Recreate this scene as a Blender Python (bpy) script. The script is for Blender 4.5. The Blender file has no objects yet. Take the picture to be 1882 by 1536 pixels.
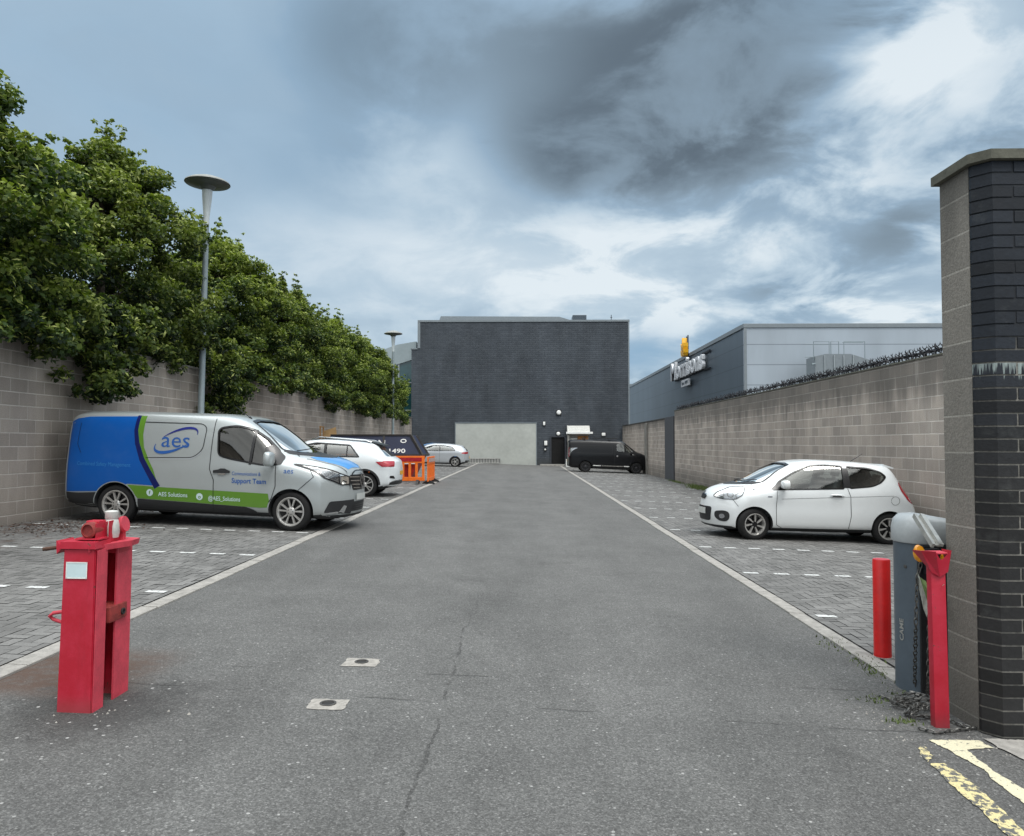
import bpy, bmesh, math, random
import numpy as np
from mathutils import Vector, Matrix
from mathutils.bvhtree import BVHTree
R_ = math.radians
scn = bpy.context.scene
COL = scn.collection
rnd = random.Random(7)

# ------------------------------------------------------------------ camera constants and the cross-fall of the yard
F, CX, CY, H, S = 1400., 941., 768., 1.62, .033
YAW, PIT = math.atan(22 / F), math.atan(46 / F)
CAMR = Matrix.Rotation(YAW, 3, 'Z') @ Matrix.Rotation(math.pi / 2 + PIT, 3, 'X')
CAM = Vector((0, 0, H))
def gz(x): return -S * max(-9.5, min(9.5, x))
def ray(px, py): return CAMR @ Vector(((px - CX) / F, -(py - CY) / F, -1))
def at(px, py, Y):
    d = ray(px, py); return CAM + d * (Y / d.y)
def gr(px, py):
    d = ray(px, py); return CAM + d * (-H / (d.z + S * d.x))

# ------------------------------------------------------------------ node helpers / materials
class NT:
    def __init__(s, nt): s.nt = nt; s.n = nt.nodes; s.l = nt.links
    def put(s, sock, v):
        if v is None: return
        if isinstance(v, bpy.types.NodeSocket): s.l.new(v, sock)
        else:
            if sock.type == 'RGBA' and hasattr(v, '__len__') and len(v) == 3: v = (*v, 1)
            if sock.type == 'RGBA' and not hasattr(v, '__len__'): v = (v, v, v, 1)
            sock.default_value = v
    def math(s, op, a, b=None, c=None, clamp=False):
        n = s.n.new('ShaderNodeMath'); n.operation = op; n.use_clamp = clamp
        s.put(n.inputs[0], a); s.put(n.inputs[1], b); s.put(n.inputs[2], c); return n.outputs[0]
    def vmath(s, op, a, b=None):
        n = s.n.new('ShaderNodeVectorMath'); n.operation = op
        s.put(n.inputs[0], a); s.put(n.inputs[1], b); return n.outputs[0]
    def mix(s, f, a, b, mode='MIX'):
        n = s.n.new('ShaderNodeMix'); n.data_type = 'RGBA'; n.blend_type = mode
        s.put(n.inputs[0], f); s.put(n.inputs[6], a); s.put(n.inputs[7], b); return n.outputs[2]
    def noise(s, vec, scale, detail=4, rough=.55, dist=0.):
        n = s.n.new('ShaderNodeTexNoise'); s.put(n.inputs['Vector'], vec)
        n.inputs['Scale'].default_value = scale; n.inputs['Detail'].default_value = detail
        n.inputs['Roughness'].default_value = rough; n.inputs['Distortion'].default_value = dist
        return n.outputs[0]
    def vor(s, vec, scale, out=0, feat='F1'):
        n = s.n.new('ShaderNodeTexVoronoi'); n.feature = feat; s.put(n.inputs['Vector'], vec); n.inputs['Scale'].default_value = scale
        return n.outputs[out]
    def ramp(s, v, stops, interp='LINEAR'):
        n = s.n.new('ShaderNodeValToRGB'); n.color_ramp.interpolation = interp
        e = n.color_ramp.elements
        while len(e) < len(stops): e.new(.5)
        for k, (p, c) in enumerate(stops):
            e[k].position = p; e[k].color = (c, c, c, 1) if not hasattr(c, '__len__') else (*c, 1)
        s.put(n.inputs[0], v); return n.outputs[0]
    def sep(s, v):
        n = s.n.new('ShaderNodeSeparateXYZ'); s.put(n.inputs[0], v); return n.outputs
    def comb(s, x, y, z):
        n = s.n.new('ShaderNodeCombineXYZ'); s.put(n.inputs[0], x); s.put(n.inputs[1], y); s.put(n.inputs[2], z); return n.outputs[0]
    def smooth(s, v, a, b):
        n = s.n.new('ShaderNodeMapRange'); n.interpolation_type = 'SMOOTHSTEP'
        s.put(n.inputs[0], v); n.inputs[1].default_value = a; n.inputs[2].default_value = b
        return n.outputs[0]

def newmat(name):
    m = bpy.data.materials.new(name); m.use_nodes = True
    t = NT(m.node_tree); b = t.n['Principled BSDF']
    return m, t, b
def bump(t, b, h, strength=.3, dist=.01):
    n = t.n.new('ShaderNodeBump'); n.inputs['Strength'].default_value = strength; n.inputs['Distance'].default_value = dist
    t.put(n.inputs['Height'], h); t.l.new(n.outputs[0], b.inputs['Normal'])
def pos(t): return t.n.new('ShaderNodeNewGeometry').outputs['Position']
def obj_co(t): return t.n.new('ShaderNodeTexCoord').outputs['Object']

def simple(name, c, rough=.5, metal=0., var=.25, nscale=6., coat=0., bmp=0., world=True):
    """procedural paint/plastic/metal: base colour broken up by two octaves of dirt noise"""
    m, t, b = newmat(name)
    v = obj_co(t)
    n1 = t.noise(v, nscale, 5, .6); n2 = t.noise(v, nscale * 7, 3, .6)
    f = t.math('MULTIPLY_ADD', n1, .7, t.math('MULTIPLY', n2, .3))
    f = t.ramp(f, [(.3, 1 - var), (.7, 1 + var * .35)])
    col = t.mix(1., (*c, 1), f, 'MULTIPLY')
    t.put(b.inputs['Base Color'], col)
    t.put(b.inputs['Roughness'], t.math('MULTIPLY_ADD', n1, .18, rough - .09, clamp=True))
    b.inputs['Metallic'].default_value = metal
    b.inputs['Coat Weight'].default_value = coat; b.inputs['Coat Roughness'].default_value = .04
    if bmp: bump(t, b, n2, bmp, .004)
    return m

def carpaint(name, c, metal=.0, rough=.35, dirt=.35):
    m, t, b = newmat(name)
    v = obj_co(t); x, y, z = t.sep(v)
    fl = t.noise(v, 900, 1, .5)
    n = t.noise(v, 3.5, 5, .6)
    low = t.smooth(t.math('ADD', z, t.math('MULTIPLY', n, .25)), .72, .25)
    col = t.mix(1., (*c, 1), t.ramp(fl, [(.3, .9), (.7, 1.08)]), 'MULTIPLY')
    col = t.mix(t.math('MULTIPLY', low, dirt), col, (.16, .145, .12, 1))
    col = t.mix(t.math('MULTIPLY', t.smooth(n, .45, .7), dirt * .25), col, (.3, .3, .29, 1))
    t.put(b.inputs['Base Color'], col)
    t.put(b.inputs['Roughness'], t.math('MULTIPLY_ADD', low, .3, rough))
    b.inputs['Metallic'].default_value = metal
    b.inputs['Coat Weight'].default_value = .15 if c[0] < .005 else .6; b.inputs['Coat Roughness'].default_value = .05
    if c[0] < .005: b.inputs['Specular IOR Level'].default_value = .3
    return m

def glassmat(name, tint, refl=.12, dark=None):
    m = bpy.data.materials.new(name); m.use_nodes = True; t = NT(m.node_tree)
    t.n.remove(t.n['Principled BSDF']); out = t.n['Material Output']
    tr = t.n.new('ShaderNodeBsdfTransparent'); tr.inputs[0].default_value = (*tint, 1)
    gl = t.n.new('ShaderNodeBsdfGlossy'); gl.inputs['Roughness'].default_value = .03; gl.inputs[0].default_value = (1, .99, .95, 1)
    lw = t.n.new('ShaderNodeLayerWeight'); lw.inputs[0].default_value = .35
    f = t.math('MULTIPLY_ADD', lw.outputs['Fresnel'], .9, refl, clamp=True)
    mx = t.n.new('ShaderNodeMixShader'); t.put(mx.inputs[0], f); t.l.new(tr.outputs[0], mx.inputs[1]); t.l.new(gl.outputs[0], mx.inputs[2])
    t.l.new(mx.outputs[0], out.inputs[0]); return m

def blockwork(name, axis, c1, c2, mort, bw=.44, rh=.225, ms=.011, top=3.2, bstr=.5, dark=.5):
    """concrete block / brick laid in metres on world axes; axis = which world axis runs along the wall"""
    m, t, b = newmat(name)
    p = pos(t); x, y, z = t.sep(p)
    u = {'x': x, 'y': y}[axis]
    wob = t.noise(p, .6, 2, .5)
    vec = t.comb(t.math('MULTIPLY_ADD', wob, .02, u), t.math('MULTIPLY_ADD', wob, .025, z), 0)
    n = t.n.new('ShaderNodeTexBrick'); t.put(n.inputs['Vector'], vec)
    n.inputs['Scale'].default_value = 1; n.inputs['Brick Width'].default_value = bw; n.inputs['Row Height'].default_value = rh
    n.inputs['Mortar Size'].default_value = ms; n.inputs['Mortar Smooth'].default_value = .3; n.inputs['Bias'].default_value = 0
    n.inputs['Color1'].default_value = (*c1, 1); n.inputs['Color2'].default_value = (*c2, 1); soft = axis == 'y' and bw < .6; pm = tuple((c1[k] + c2[k]) * .5 * .62 + mort[k] * .38 for k in range(3)); n.inputs['Mortar'].default_value = (*(pm if soft else mort), 1)
    fine = t.noise(p, 60, 4, .7); big = t.noise(t.vmath('MULTIPLY', p, (1, 1, .35)), .8, 5, .65)
    streak = t.noise(t.vmath('MULTIPLY', p, (3, 3, .25)), 1.3, 4, .6)
    # horizontal courses read paler than perpends: fade the perpends with noise
    bc = n.outputs['Color']
    if soft:
        zz = t.math('FRACT', t.math('DIVIDE', t.math('MULTIPLY_ADD', wob, .025, z), rh)); hl_ = t.math('MINIMUM', zz, t.math('SUBTRACT', 1., zz))
        hm = t.math('MULTIPLY', t.smooth(hl_, .034, .016), t.ramp(t.noise(p, 2.2, 4, .6), [(.38, .3), (.6, 1.)]))
        bc = t.mix(hm, bc, (*mort, 1))
    col = t.mix(1., bc, t.ramp(fine, [(.25, .72), (.75, 1.25)]), 'MULTIPLY')
    col = t.mix(1., col, t.ramp(big, [(.3, .72), (.7, 1.2)]), 'MULTIPLY')
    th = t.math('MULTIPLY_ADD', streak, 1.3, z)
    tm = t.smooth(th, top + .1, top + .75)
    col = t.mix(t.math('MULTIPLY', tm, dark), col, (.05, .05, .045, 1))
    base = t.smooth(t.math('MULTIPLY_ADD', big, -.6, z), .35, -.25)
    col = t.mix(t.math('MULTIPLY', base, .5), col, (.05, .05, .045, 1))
    eff = t.smooth(t.math('MULTIPLY', streak, big), .33 if dark else 9., .42 if dark else 10.)
    col = t.mix(t.math('MULTIPLY', eff, .25), col, (.5, .48, .44, 1))
    t.put(b.inputs['Base Color'], col); b.inputs['Roughness'].default_value = .92
    hgt = t.math('MULTIPLY_ADD', n.outputs['Fac'], -1, t.math('MULTIPLY', fine, .5))
    bump(t, b, hgt, bstr, .012 if bw < .6 else .03)
    return m

M = {}
def build_materials():
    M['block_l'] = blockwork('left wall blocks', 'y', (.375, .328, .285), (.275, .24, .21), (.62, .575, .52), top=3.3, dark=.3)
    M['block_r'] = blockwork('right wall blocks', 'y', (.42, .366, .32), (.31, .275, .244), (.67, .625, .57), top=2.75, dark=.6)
    M['block_pier'] = blockwork('pier blocks', 'y', (.255, .235, .205), (.19, .178, .158), (.36, .34, .30), bw=.9, rh=.225, ms=.007, top=3.2)
    M['facade'] = blockwork('slate facade', 'x', (.068, .079, .093), (.052, .062, .075), (.043, .051, .062), bw=.45, rh=.15, ms=.012, top=40, bstr=.9, dark=0)
    M['coping'] = simple('coping', (.23, .22, .2), .9, var=.4, bmp=.4)
    M['coping_d'] = simple('coping mossy', (.12, .12, .095), .95, var=.5, nscale=9, bmp=.5)
    M['coping_b'] = simple('coping dark', (.05, .05, .048), .85, var=.4, bmp=.3)
    M['trim'] = simple('grey trim', (.20, .23, .25), .5, var=.15)
    # asphalt
    m, t, b = newmat('asphalt'); p = pos(t); x, y, z = t.sep(p)
    q = t.comb(x, y, 0)
    ag = t.vor(q, 130, 1); agv = t.sep(ag)[0]
    agd = t.vor(q, 130, 0)
    sp = t.vor(q, 38, 1); spv = t.sep(sp)[1]; spd = t.vor(q, 38, 0)
    f1 = t.noise(q, 45, 3, .7); f2 = t.noise(q, 1.1, 6, .62); f3 = t.noise(q, 9, 4, .6)
    v = t.ramp(agv, [(.0, .070), (.55, .112), (.92, .155), (1, .22)])
    v = t.math('MULTIPLY', v, t.ramp(f1, [(.25, .66), (.75, 1.3)]))
    v = t.math('MULTIPLY', v, t.ramp(f2, [(.3, .86), (.7, 1.12)]))
    v = t.math('MULTIPLY', v, t.ramp(f3, [(.3, .9), (.7, 1.08)]))
    f5 = t.noise(t.comb(t.math('MULTIPLY', x, 1.), t.math('MULTIPLY', y, .22), 3.), 1.6, 5, .6)
    v = t.math('MULTIPLY', v, t.ramp(f5, [(.32, .88), (.5, 1.), (.7, 1.09)]))
    st1 = t.smooth(t.noise(q, .75, 3, .5), .64, .70)
    v = t.math('MULTIPLY', v, t.math('MULTIPLY_ADD', st1, -.16, 1.))
    pits = t.smooth(t.vor(q, 60, 0), .20, .05); nearp = t.smooth(y, 9., 3.2)
    v = t.math('MULTIPLY', v, t.math('MULTIPLY_ADD', t.math('MULTIPLY', t.math('MULTIPLY', pits, nearp), t.smooth(f3, .42, .6)), -.6, 1.))
    # pale stones and chippings
    w = t.math('MULTIPLY', t.math('GREATER_THAN', spv, .968), t.math('LESS_THAN', spd, .3))
    nearw = t.smooth(y, 12., 3.)
    v = t.math('MULTIPLY_ADD', t.math('MULTIPLY', w, nearw), .22, v)
    # polished wheel tracks, slightly paler
    tr = t.math('ADD', t.smooth(t.math('ABSOLUTE', t.math('ADD', x, 1.25)), .55, .1), t.smooth(t.math('ABSOLUTE', t.math('SUBTRACT', x, .75)), .6, .1))
    v = t.math('MULTIPLY', v, t.math('MULTIPLY_ADD', tr, .07, 1.))
    # dark loose material round the gate posts and joint line across the entrance
    d1 = t.vmath('DISTANCE', q, (-2.5, 4.45, 0)); d1 = t.n[-1].outputs['Value']
    loose = t.smooth(t.math('MULTIPLY_ADD', f3, .5, d1), .95, .45)
    v = t.math('MULTIPLY', v, t.math('MULTIPLY_ADD', loose, -.45, 1.))
    stone = t.math('MULTIPLY', t.math('MULTIPLY', loose, t.math('GREATER_THAN', spv, .965)), t.math('LESS_THAN', spd, .4))
    v = t.math('MULTIPLY_ADD', stone, .3, v)
    # cracks: construction joint along the yard and two across
    wob = t.math('MULTIPLY_ADD', t.noise(q, .9, 5, .62), .22, -.11)
    wob2 = t.math('MULTIPLY_ADD', t.noise(q, 9, 3, .6), .05, -.025)
    cx = t.math('ABSOLUTE', t.math('ADD', t.math('ADD', t.math('MULTIPLY_ADD', y, .002, -.51), t.math('ADD', wob, wob2)), t.math('MULTIPLY', x, -1.)))
    cw = t.smooth(cx, .013, .001)
    patchy = t.smooth(t.noise(q, 3.2, 4, .65), .42, .56)
    cfade = t.smooth(y, 9.2, 6.)
    crack = t.math('MULTIPLY', t.math('MULTIPLY', cw, patchy), cfade)
    cy = t.math('ABSOLUTE', t.math('ADD', t.math('ADD', y, t.math('MULTIPLY', x, .07)), t.math('MULTIPLY_ADD', wob, .7, -4.72)))
    crack2 = t.math('MULTIPLY', t.smooth(cy, .014, .003), t.smooth(t.noise(q, 1.7, 3, .6), .46, .6))
    cyb = t.math('ABSOLUTE', t.math('ADD', y, t.math('MULTIPLY_ADD', wob, .5, -5.32)))
    crack3 = t.math('MULTIPLY', t.smooth(cyb, .012, .003), t.smooth(t.noise(q, 1.3, 3, .6), .5, .62))
    crack = t.math('MAXIMUM', crack, t.math('MAXIMUM', crack2, crack3))
    v = t.math('MULTIPLY', v, t.math('MULTIPLY_ADD', crack, -.42, 1.))
    # newer, darker apron outside the gate line
    v = t.math('MULTIPLY', v, t.math('MULTIPLY_ADD', t.smooth(y, 4.75, 4.55), -.08, 1.))
    col = t.mix(1., t.comb(v, v, v), (.93, .925, .895, 1), 'MULTIPLY')
    rust = t.math('MULTIPLY', t.smooth(x, -2.3, -2.75), t.math('MULTIPLY', t.smooth(y, 4.45, 4.8), t.smooth(y, 5.8, 5.3)))
    rust = t.math('MULTIPLY', rust, t.ramp(f3, [(.3, .35), (.55, .95)]))
    col = t.mix(rust, col, (.075, .045, .032, 1))
    t.put(b.inputs['Base Color'], col)
    b.inputs['Roughness'].default_value = .88
    hgt = t.math('ADD', t.math('MULTIPLY', agd, .8), t.math('MULTIPLY_ADD', f1, .7, t.math('MULTIPLY', crack, -2.5)))
    bump(t, b, hgt, .75, .005)
    M['asphalt'] = m
    # paving blocks
    m, t, b = newmat('paving blocks'); p = pos(t)
    a = t.n.new('ShaderNodeAttribute'); a.attribute_name = 'tone'
    f = t.noise(p, 70, 3, .7); g = t.noise(p, .9, 5, .6)
    v = t.math('MULTIPLY', t.math('MULTIPLY_ADD', a.outputs['Fac'], .06, .122), t.ramp(f, [(.25, .75), (.75, 1.25)]))
    v = t.math('MULTIPLY', v, t.ramp(g, [(.3, .78), (.7, 1.15)]))
    col = t.mix(1., t.comb(v, v, v), (1., .985, .95, 1), 'MULTIPLY')
    px_, py_, pz_ = t.sep(p)
    leaf = t.math('MULTIPLY', t.smooth(px_, -6.1, -7.6), t.smooth(t.noise(p, 2.3, 5, .7), .5, .62))
    col = t.mix(t.math('MULTIPLY', leaf, .75), col, (.07, .042, .03, 1))
    t.put(b.inputs['Base Color'], col); b.inputs['Roughness'].default_value = .85; bump(t, b, f, .5, .004)
    M['pavers'] = m
    M['joint'] = simple('paving joints', (.028, .027, .024), .95, var=.4, nscale=20)
    M['kerb'] = simple('kerb concrete', (.34, .325, .30), .9, var=.45, nscale=12, bmp=.4)
    # worn markings
    for nm, c, th in (('whitemark', (.58, .59, .58), .41), ('yellowmark', (.60, .56, .40), .40), ('yellowworn', (.60, .52, .27), .49)):
        m, t, b = newmat(nm); p = pos(t)
        f = t.noise(p, 26, 5, .7); f2 = t.noise(p, 120, 2, .6)
        col = t.mix(t.smooth(f, th - .03, th + .03), (.10, .10, .095, 1), t.mix(1., (*c, 1), t.ramp(f2, [(.3, .8), (.7, 1.1)]), 'MULTIPLY'))
        t.put(b.inputs['Base Color'], col); b.inputs['Roughness'].default_value = .8; bump(t, b, f2, .4, .003); M[nm] = m
    M['concrete'] = simple('patch concrete', (.36, .34, .31), .9, var=.5, nscale=25, bmp=.6)
    M['hole'] = simple('dark hole', (.02, .02, .02), .8)
    M['castiron'] = simple('cast iron', (.10, .095, .09), .6, .5, var=.4, nscale=20)
    # foliage
    m, t, b = newmat('lime leaves')
    a = t.n.new('ShaderNodeAttribute'); a.attribute_name = 'tone'
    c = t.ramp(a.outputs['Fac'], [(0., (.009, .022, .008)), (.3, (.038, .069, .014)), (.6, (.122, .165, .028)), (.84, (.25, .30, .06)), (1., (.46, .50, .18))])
    oi = t.n.new('ShaderNodeObjectInfo')
    c = t.mix(1., c, t.ramp(oi.outputs['Random'], [(0, .86), (1, 1.15)]), 'MULTIPLY')
    t.put(b.inputs['Base Color'], c); b.inputs['Roughness'].default_value = .62; b.inputs['Specular IOR Level'].default_value = .35
    tl = t.n.new('ShaderNodeBsdfTranslucent'); t.put(tl.inputs[0], t.mix(1., c, (1.3, 1.5, .6, 1), 'MULTIPLY'))
    mx = t.n.new('ShaderNodeMixShader'); mx.inputs[0].default_value = .24
    t.l.new(b.outputs[0], mx.inputs[1]); t.l.new(tl.outputs[0], mx.inputs[2]); t.l.new(mx.outputs[0], t.n['Material Output'].inputs[0])
    M['leaves'] = m
    M['bark'] = simple('bark', (.075, .06, .045), .95, var=.5, nscale=14, bmp=.8)
    M['grass'] = simple('weeds', (.10, .14, .035), .8, var=.5, nscale=30)
    # vehicles
    M['silver'] = carpaint('silver van paint', (.42, .455, .46), .4, .34)
    M['white'] = carpaint('white car paint', (.72, .75, .76), 0, .3, .3)
    M['white2'] = carpaint('pearl white paint', (.68, .72, .74), 0, .3, .25)
    M['silver2'] = carpaint('silver hatchback paint', (.48, .51, .54), .3, .3, .25)
    M['blackp'] = carpaint('black van paint', (.004, .0045, .006), 0, .3, .0)
    M['bluecar'] = carpaint('blue paint', (.03, .13, .3), 0, .3, .1)
    M['blue'] = carpaint('blue wrap', (.002, .085, .36), 0, .38, .1)
    M['navy'] = carpaint('navy wrap', (.003, .008, .09), 0, .4, .05)
    M['green'] = carpaint('green wrap', (.09, .22, .012), 0, .45, .12)
    M['bonnetblue'] = carpaint('bonnet blue wrap', (.06, .26, .60), 0, .3, .1)
    M['logo1'] = simple('logo blue', (.02, .10, .35), .4, var=.1)
    M['logo2'] = simple('logo navy', (.012, .02, .20), .4, var=.1)
    M['palet'] = simple('pale lettering', (.55, .68, .70), .4, var=.1)
    M['dimt'] = simple('dim lettering', (.03, .2, .5), .4, var=.1)
    M['whitet'] = simple('white lettering', (.75, .76, .74), .5, var=.15)
    M['glass'] = glassmat('clear car glass', (.60, .66, .66), .10)
    M['glassm'] = glassmat('tinted car glass', (.36, .42, .42), .12)
    M['glassd'] = glassmat('dark car glass', (.10, .12, .12), .06)
    M['glassw'] = glassmat('windscreen glass', (.5, .56, .56), .72)
    M['plastic'] = simple('black plastic', (.018, .019, .021), .55, var=.2)
    M['gloss'] = simple('gloss black', (.004, .004, .005), .3, var=.1, coat=.15)
    M['rubber'] = simple('tyre rubber', (.009, .009, .0095), .9, var=.35, nscale=14, bmp=.3)
    M['alloy'] = simple('alloy', (.62, .61, .59), .34, .7, var=.3, nscale=12)
    M['alloyd'] = simple('dark alloy', (.05, .05, .055), .4, .6, var=.2)
    M['chrome'] = simple('chrome', (.75, .76, .77), .12, 1., var=.1)
    M['lamp'] = glassmat('lamp lens', (.75, .78, .8), .12)
    M['lampin'] = simple('lamp reflector', (.55, .57, .6), .2, .85, var=.4, nscale=30)
    M['redlamp'] = simple('red lamp', (.38, .008, .02), .15, var=.3, nscale=20, coat=.8)
    M['plate'] = simple('number plate', (.55, .57, .55), .4, var=.15, nscale=20)
    M['cabin'] = simple('cabin trim', (.03, .031, .033), .85, var=.2)
    M['seat'] = simple('seat fabric', (.10, .105, .11), .9, var=.3, nscale=20)
    # gate things
    m, t, b = newmat('red gate paint'); v = obj_co(t); x, y, z = t.sep(v)
    n = t.noise(v, 5, 5, .65); n2 = t.noise(v, 40, 4, .6)
    st = t.noise(t.vmath('MULTIPLY', v, (1, 1, .18)), 16, 4, .6)
    c = t.mix(t.smooth(n, .35, .7), (.40, .004, .02, 1), (.47, .018, .045, 1))
    c = t.mix(t.math('MULTIPLY', t.smooth(st, .55, .72), .3), c, (.26, .01, .02, 1))
    c = t.mix(t.smooth(t.math('MULTIPLY', n2, n), .385, .42), c, (.10, .045, .03, 1))
    c = t.mix(t.math('MULTIPLY', t.smooth(z, .12, .0), .45), c, (.2, .06, .06, 1))
    t.put(b.inputs['Base Color'], c); b.inputs['Roughness'].default_value = .5; b.inputs['Coat Weight'].default_value = .15; bump(t, b, n2, .3, .003); M['red'] = m
    M['red2'] = simple('bollard red', (.62, .012, .012), .42, var=.25, nscale=5)
    M['redrust'] = simple('worn red', (.30, .035, .03), .7, var=.6, nscale=16, bmp=.5)
    M['litred'] = simple('lit red paint', (.60, .055, .085), .6, var=.35, nscale=12)  # paler copy of the gate red; light on sides and tops put into colour
    M['rust'] = simple('rusty steel', (.11, .055, .035), .8, .2, var=.5, nscale=20, bmp=.5)
    M['whitepl'] = simple('white plastic', (.55, .55, .52), .5, var=.35, nscale=12)
    M['cabgrey'] = simple('cabinet blue grey', (.085, .11, .135), .45, var=.2)
    M['cabhood'] = simple('cabinet hood', (.46, .49, .50), .35, var=.2)
    M['black'] = simple('black panel', (.010, .011, .012), .6, var=.3)
    M['amber'] = simple('amber lens', (.75, .30, .01), .25, var=.25, coat=.5)
    M['steel'] = simple('galvanised steel', (.15, .148, .14), .45, .7, var=.4, nscale=18)
    M['chain'] = simple('dull chain', (.12, .115, .105), .5, .7, var=.5, nscale=30)
    M['alu'] = simple('aluminium arm', (.50, .50, .47), .35, .5, var=.35, nscale=14)
    M['banner'] = simple('torn banner white', (.55, .56, .50), .7, var=.4, nscale=14)
    M['bannerg'] = simple('torn banner green', (.16, .24, .08), .7, var=.7, nscale=10)
    M['lampost'] = simple('lamp post grey', (.24, .29, .31), .5, .2, var=.2)
    M['lamphead'] = simple('lamp head', (.27, .28, .26), .5, var=.35)
    M['lampdark'] = simple('lamp underside', (.10, .11, .11), .5, var=.3)
    M['lampglass'] = simple('lamp funnel', (.55, .6, .62), .25, var=.1)
    M['orange'] = simple('orange barrier plastic', (.85, .17, .01), .45, var=.25)
    M['skipnavy'] = simple('skip navy', (.010, .016, .05), .5, var=.35, nscale=3)
    M['skipdark'] = simple('skip end', (.035, .032, .03), .7, var=.4, nscale=3)
    M['skipred'] = simple('skip red', (.40, .02, .015), .55, var=.4, nscale=4)
    M['wood'] = simple('board', (.52, .34, .16), .8, var=.3, nscale=5)
    M['woodd'] = simple('timber frame', (.32, .18, .07), .8, var=.4, nscale=9)
    M['shutter'] = simple('pale rendered panel', (.44, .46, .43), .8, var=.22, nscale=.7, bmp=.1)
    M['door'] = simple('open doorway', (.004, .004, .004), .9)
    M['doorp'] = simple('grey door', (.035, .04, .05), .5)
    M['whitelit'] = simple('white fitting', (.85, .86, .84), .4, var=.1)
    M['canopy'] = simple('canopy slats', (.40, .39, .36), .6, var=.35, nscale=5)
    M['osign'] = simple('orange notice', (.55, .25, .08), .7, var=.7, nscale=5)
    M['spike'] = simple('spike black', (.012, .013, .018), .5, .3, var=.3)
    M['yellow'] = simple('yellow leaf sign', (.80, .42, .01), .4, var=.3, nscale=1.5)
    M['letter'] = simple('sign letters', (.74, .76, .79), .45, var=.1)
    M['roofwhite'] = simple('roof membrane', (.30, .36, .38), .5, var=.15, nscale=1)
    M['curtain'] = simple('teal curtain glass', (.02, .075, .08), .08, var=.4, nscale=.5, coat=1.)
    M['mullion'] = simple('mullion', (.3, .34, .36), .4, var=.1)
    M['pvcblue'] = simple('blue cover', (.02, .12, .28), .5, var=.2)
    M['cone'] = simple('pier dark', (.065, .07, .08), .8, var=.3, nscale=8, bmp=.4)
    # metal cladding
    for nm, c, ax in (('clad_front', (.37, .42, .47), 'x'), ('clad_side', (.105, .135, .165), 'y')):
        m, t, b = newmat(nm); p = pos(t); x, y, z = t.sep(p)
        r = t.math('FRACT', t.math('DIVIDE', t.math('SUBTRACT', z, 7.69), 1.25))
        g = t.math('LESS_THAN', t.math('MINIMUM', r, t.math('SUBTRACT', 1., r)), .022)
        u = {'x': x, 'y': y}[ax]
        r2 = t.math('FRACT', t.math('DIVIDE', u, 5.4)); g2 = t.math('LESS_THAN', r2, .006 if ax == 'y' else -1.)
        gg = t.math('MULTIPLY', t.math('MAXIMUM', g, g2), .45)
        cell = t.comb(t.math('FLOOR', t.math('DIVIDE', u, 5.4)), t.math('FLOOR', t.math('DIVIDE', t.math('SUBTRACT', z, 7.69), 1.25)), 0)
        wn = t.n.new('ShaderNodeTexWhiteNoise'); t.put(wn.inputs['Vector'], cell)
        n = t.noise(t.vmath('MULTIPLY', p, (1, 1, .3)), .35, 4, .6)
        col = t.mix(1., (*c, 1), t.math('MULTIPLY', t.ramp(n, [(.3, .88), (.7, 1.1)]), t.math('MULTIPLY_ADD', wn.outputs['Value'], .03, .98)), 'MULTIPLY')
        col = t.mix(gg, col, (.03, .04, .05, 1))
        t.put(b.inputs['Base Color'], col); b.inputs['Roughness'].default_value = .42; b.inputs['Metallic'].default_value = .25; bump(t, b, gg, -.4, .02); M[nm] = m
    # engineering brick (front skin) and its mortar: lime bloom near z=2.05
    m, t, b = newmat('dark engineering brick'); p = pos(t); x, y, z = t.sep(p)
    a = t.n.new('ShaderNodeAttribute'); a.attribute_name = 'tone'
    f = t.noise(p, 45, 4, .7); g = t.noise(p, 4, 5, .65)
    v = t.math('MULTIPLY', t.math('MULTIPLY_ADD', a.outputs['Fac'], .014, .009), t.ramp(f, [(.25, .7), (.75, 1.3)]))
    col = t.mix(1., t.comb(v, v, v), t.mix(t.smooth(z, 1.2, 2.4), (1.0, .98, 1.0, 1), (.62, .85, 1.25, 1)), 'MULTIPLY')
    st = t.noise(t.vmath('MULTIPLY', p, (1, 1, .12)), 22, 4, .6)
    lx = t.noise(t.comb(t.math('MULTIPLY', x, 1.), t.math('MULTIPLY', y, 1.), 0.), 26, 4, .7)
    ln = t.math('MULTIPLY_ADD', t.smooth(lx, .42, .68), .13, .004)
    band = t.math('MULTIPLY', t.math('MULTIPLY', t.smooth(z, 2.098, 2.092), t.smooth(t.math('SUBTRACT', t.math('SUBTRACT', 2.095, z), ln), .012, -.012)), t.ramp(st, [(.35, .35), (.6, 1.)]))
    col = t.mix(t.math('MULTIPLY', band, .7), col, (.40, .47, .45, 1))
    col = t.mix(t.math('MULTIPLY', t.smooth(g, .55, .75), .12), col, (.3, .32, .3, 1))
    t.put(b.inputs['Base Color'], col); b.inputs['Roughness'].default_value = .6; b.inputs['Specular IOR Level'].default_value = .35; bump(t, b, f, .5, .004); M['ebrick'] = m
    m, t, b = newmat('brick mortar'); p = pos(t); x, y, z = t.sep(p); f = t.noise(p, 40, 4, .6); g = t.noise(p, 3, 3, .6)
    col = t.mix(t.math('MULTIPLY', t.smooth(t.math('MULTIPLY_ADD', g, .5, z), 2.25, 2.55), 1.), (.20, .19, .17, 1), (.022, .025, .03, 1))
    col = t.mix(1., col, t.ramp(f, [(.3, .65), (.7, 1.3)]), 'MULTIPLY')
    t.put(b.inputs['Base Color'], col); b.inputs['Roughness'].default_value = .95; bump(t, b, f, .6, .004); M['mortar'] = m
build_materials()

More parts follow.
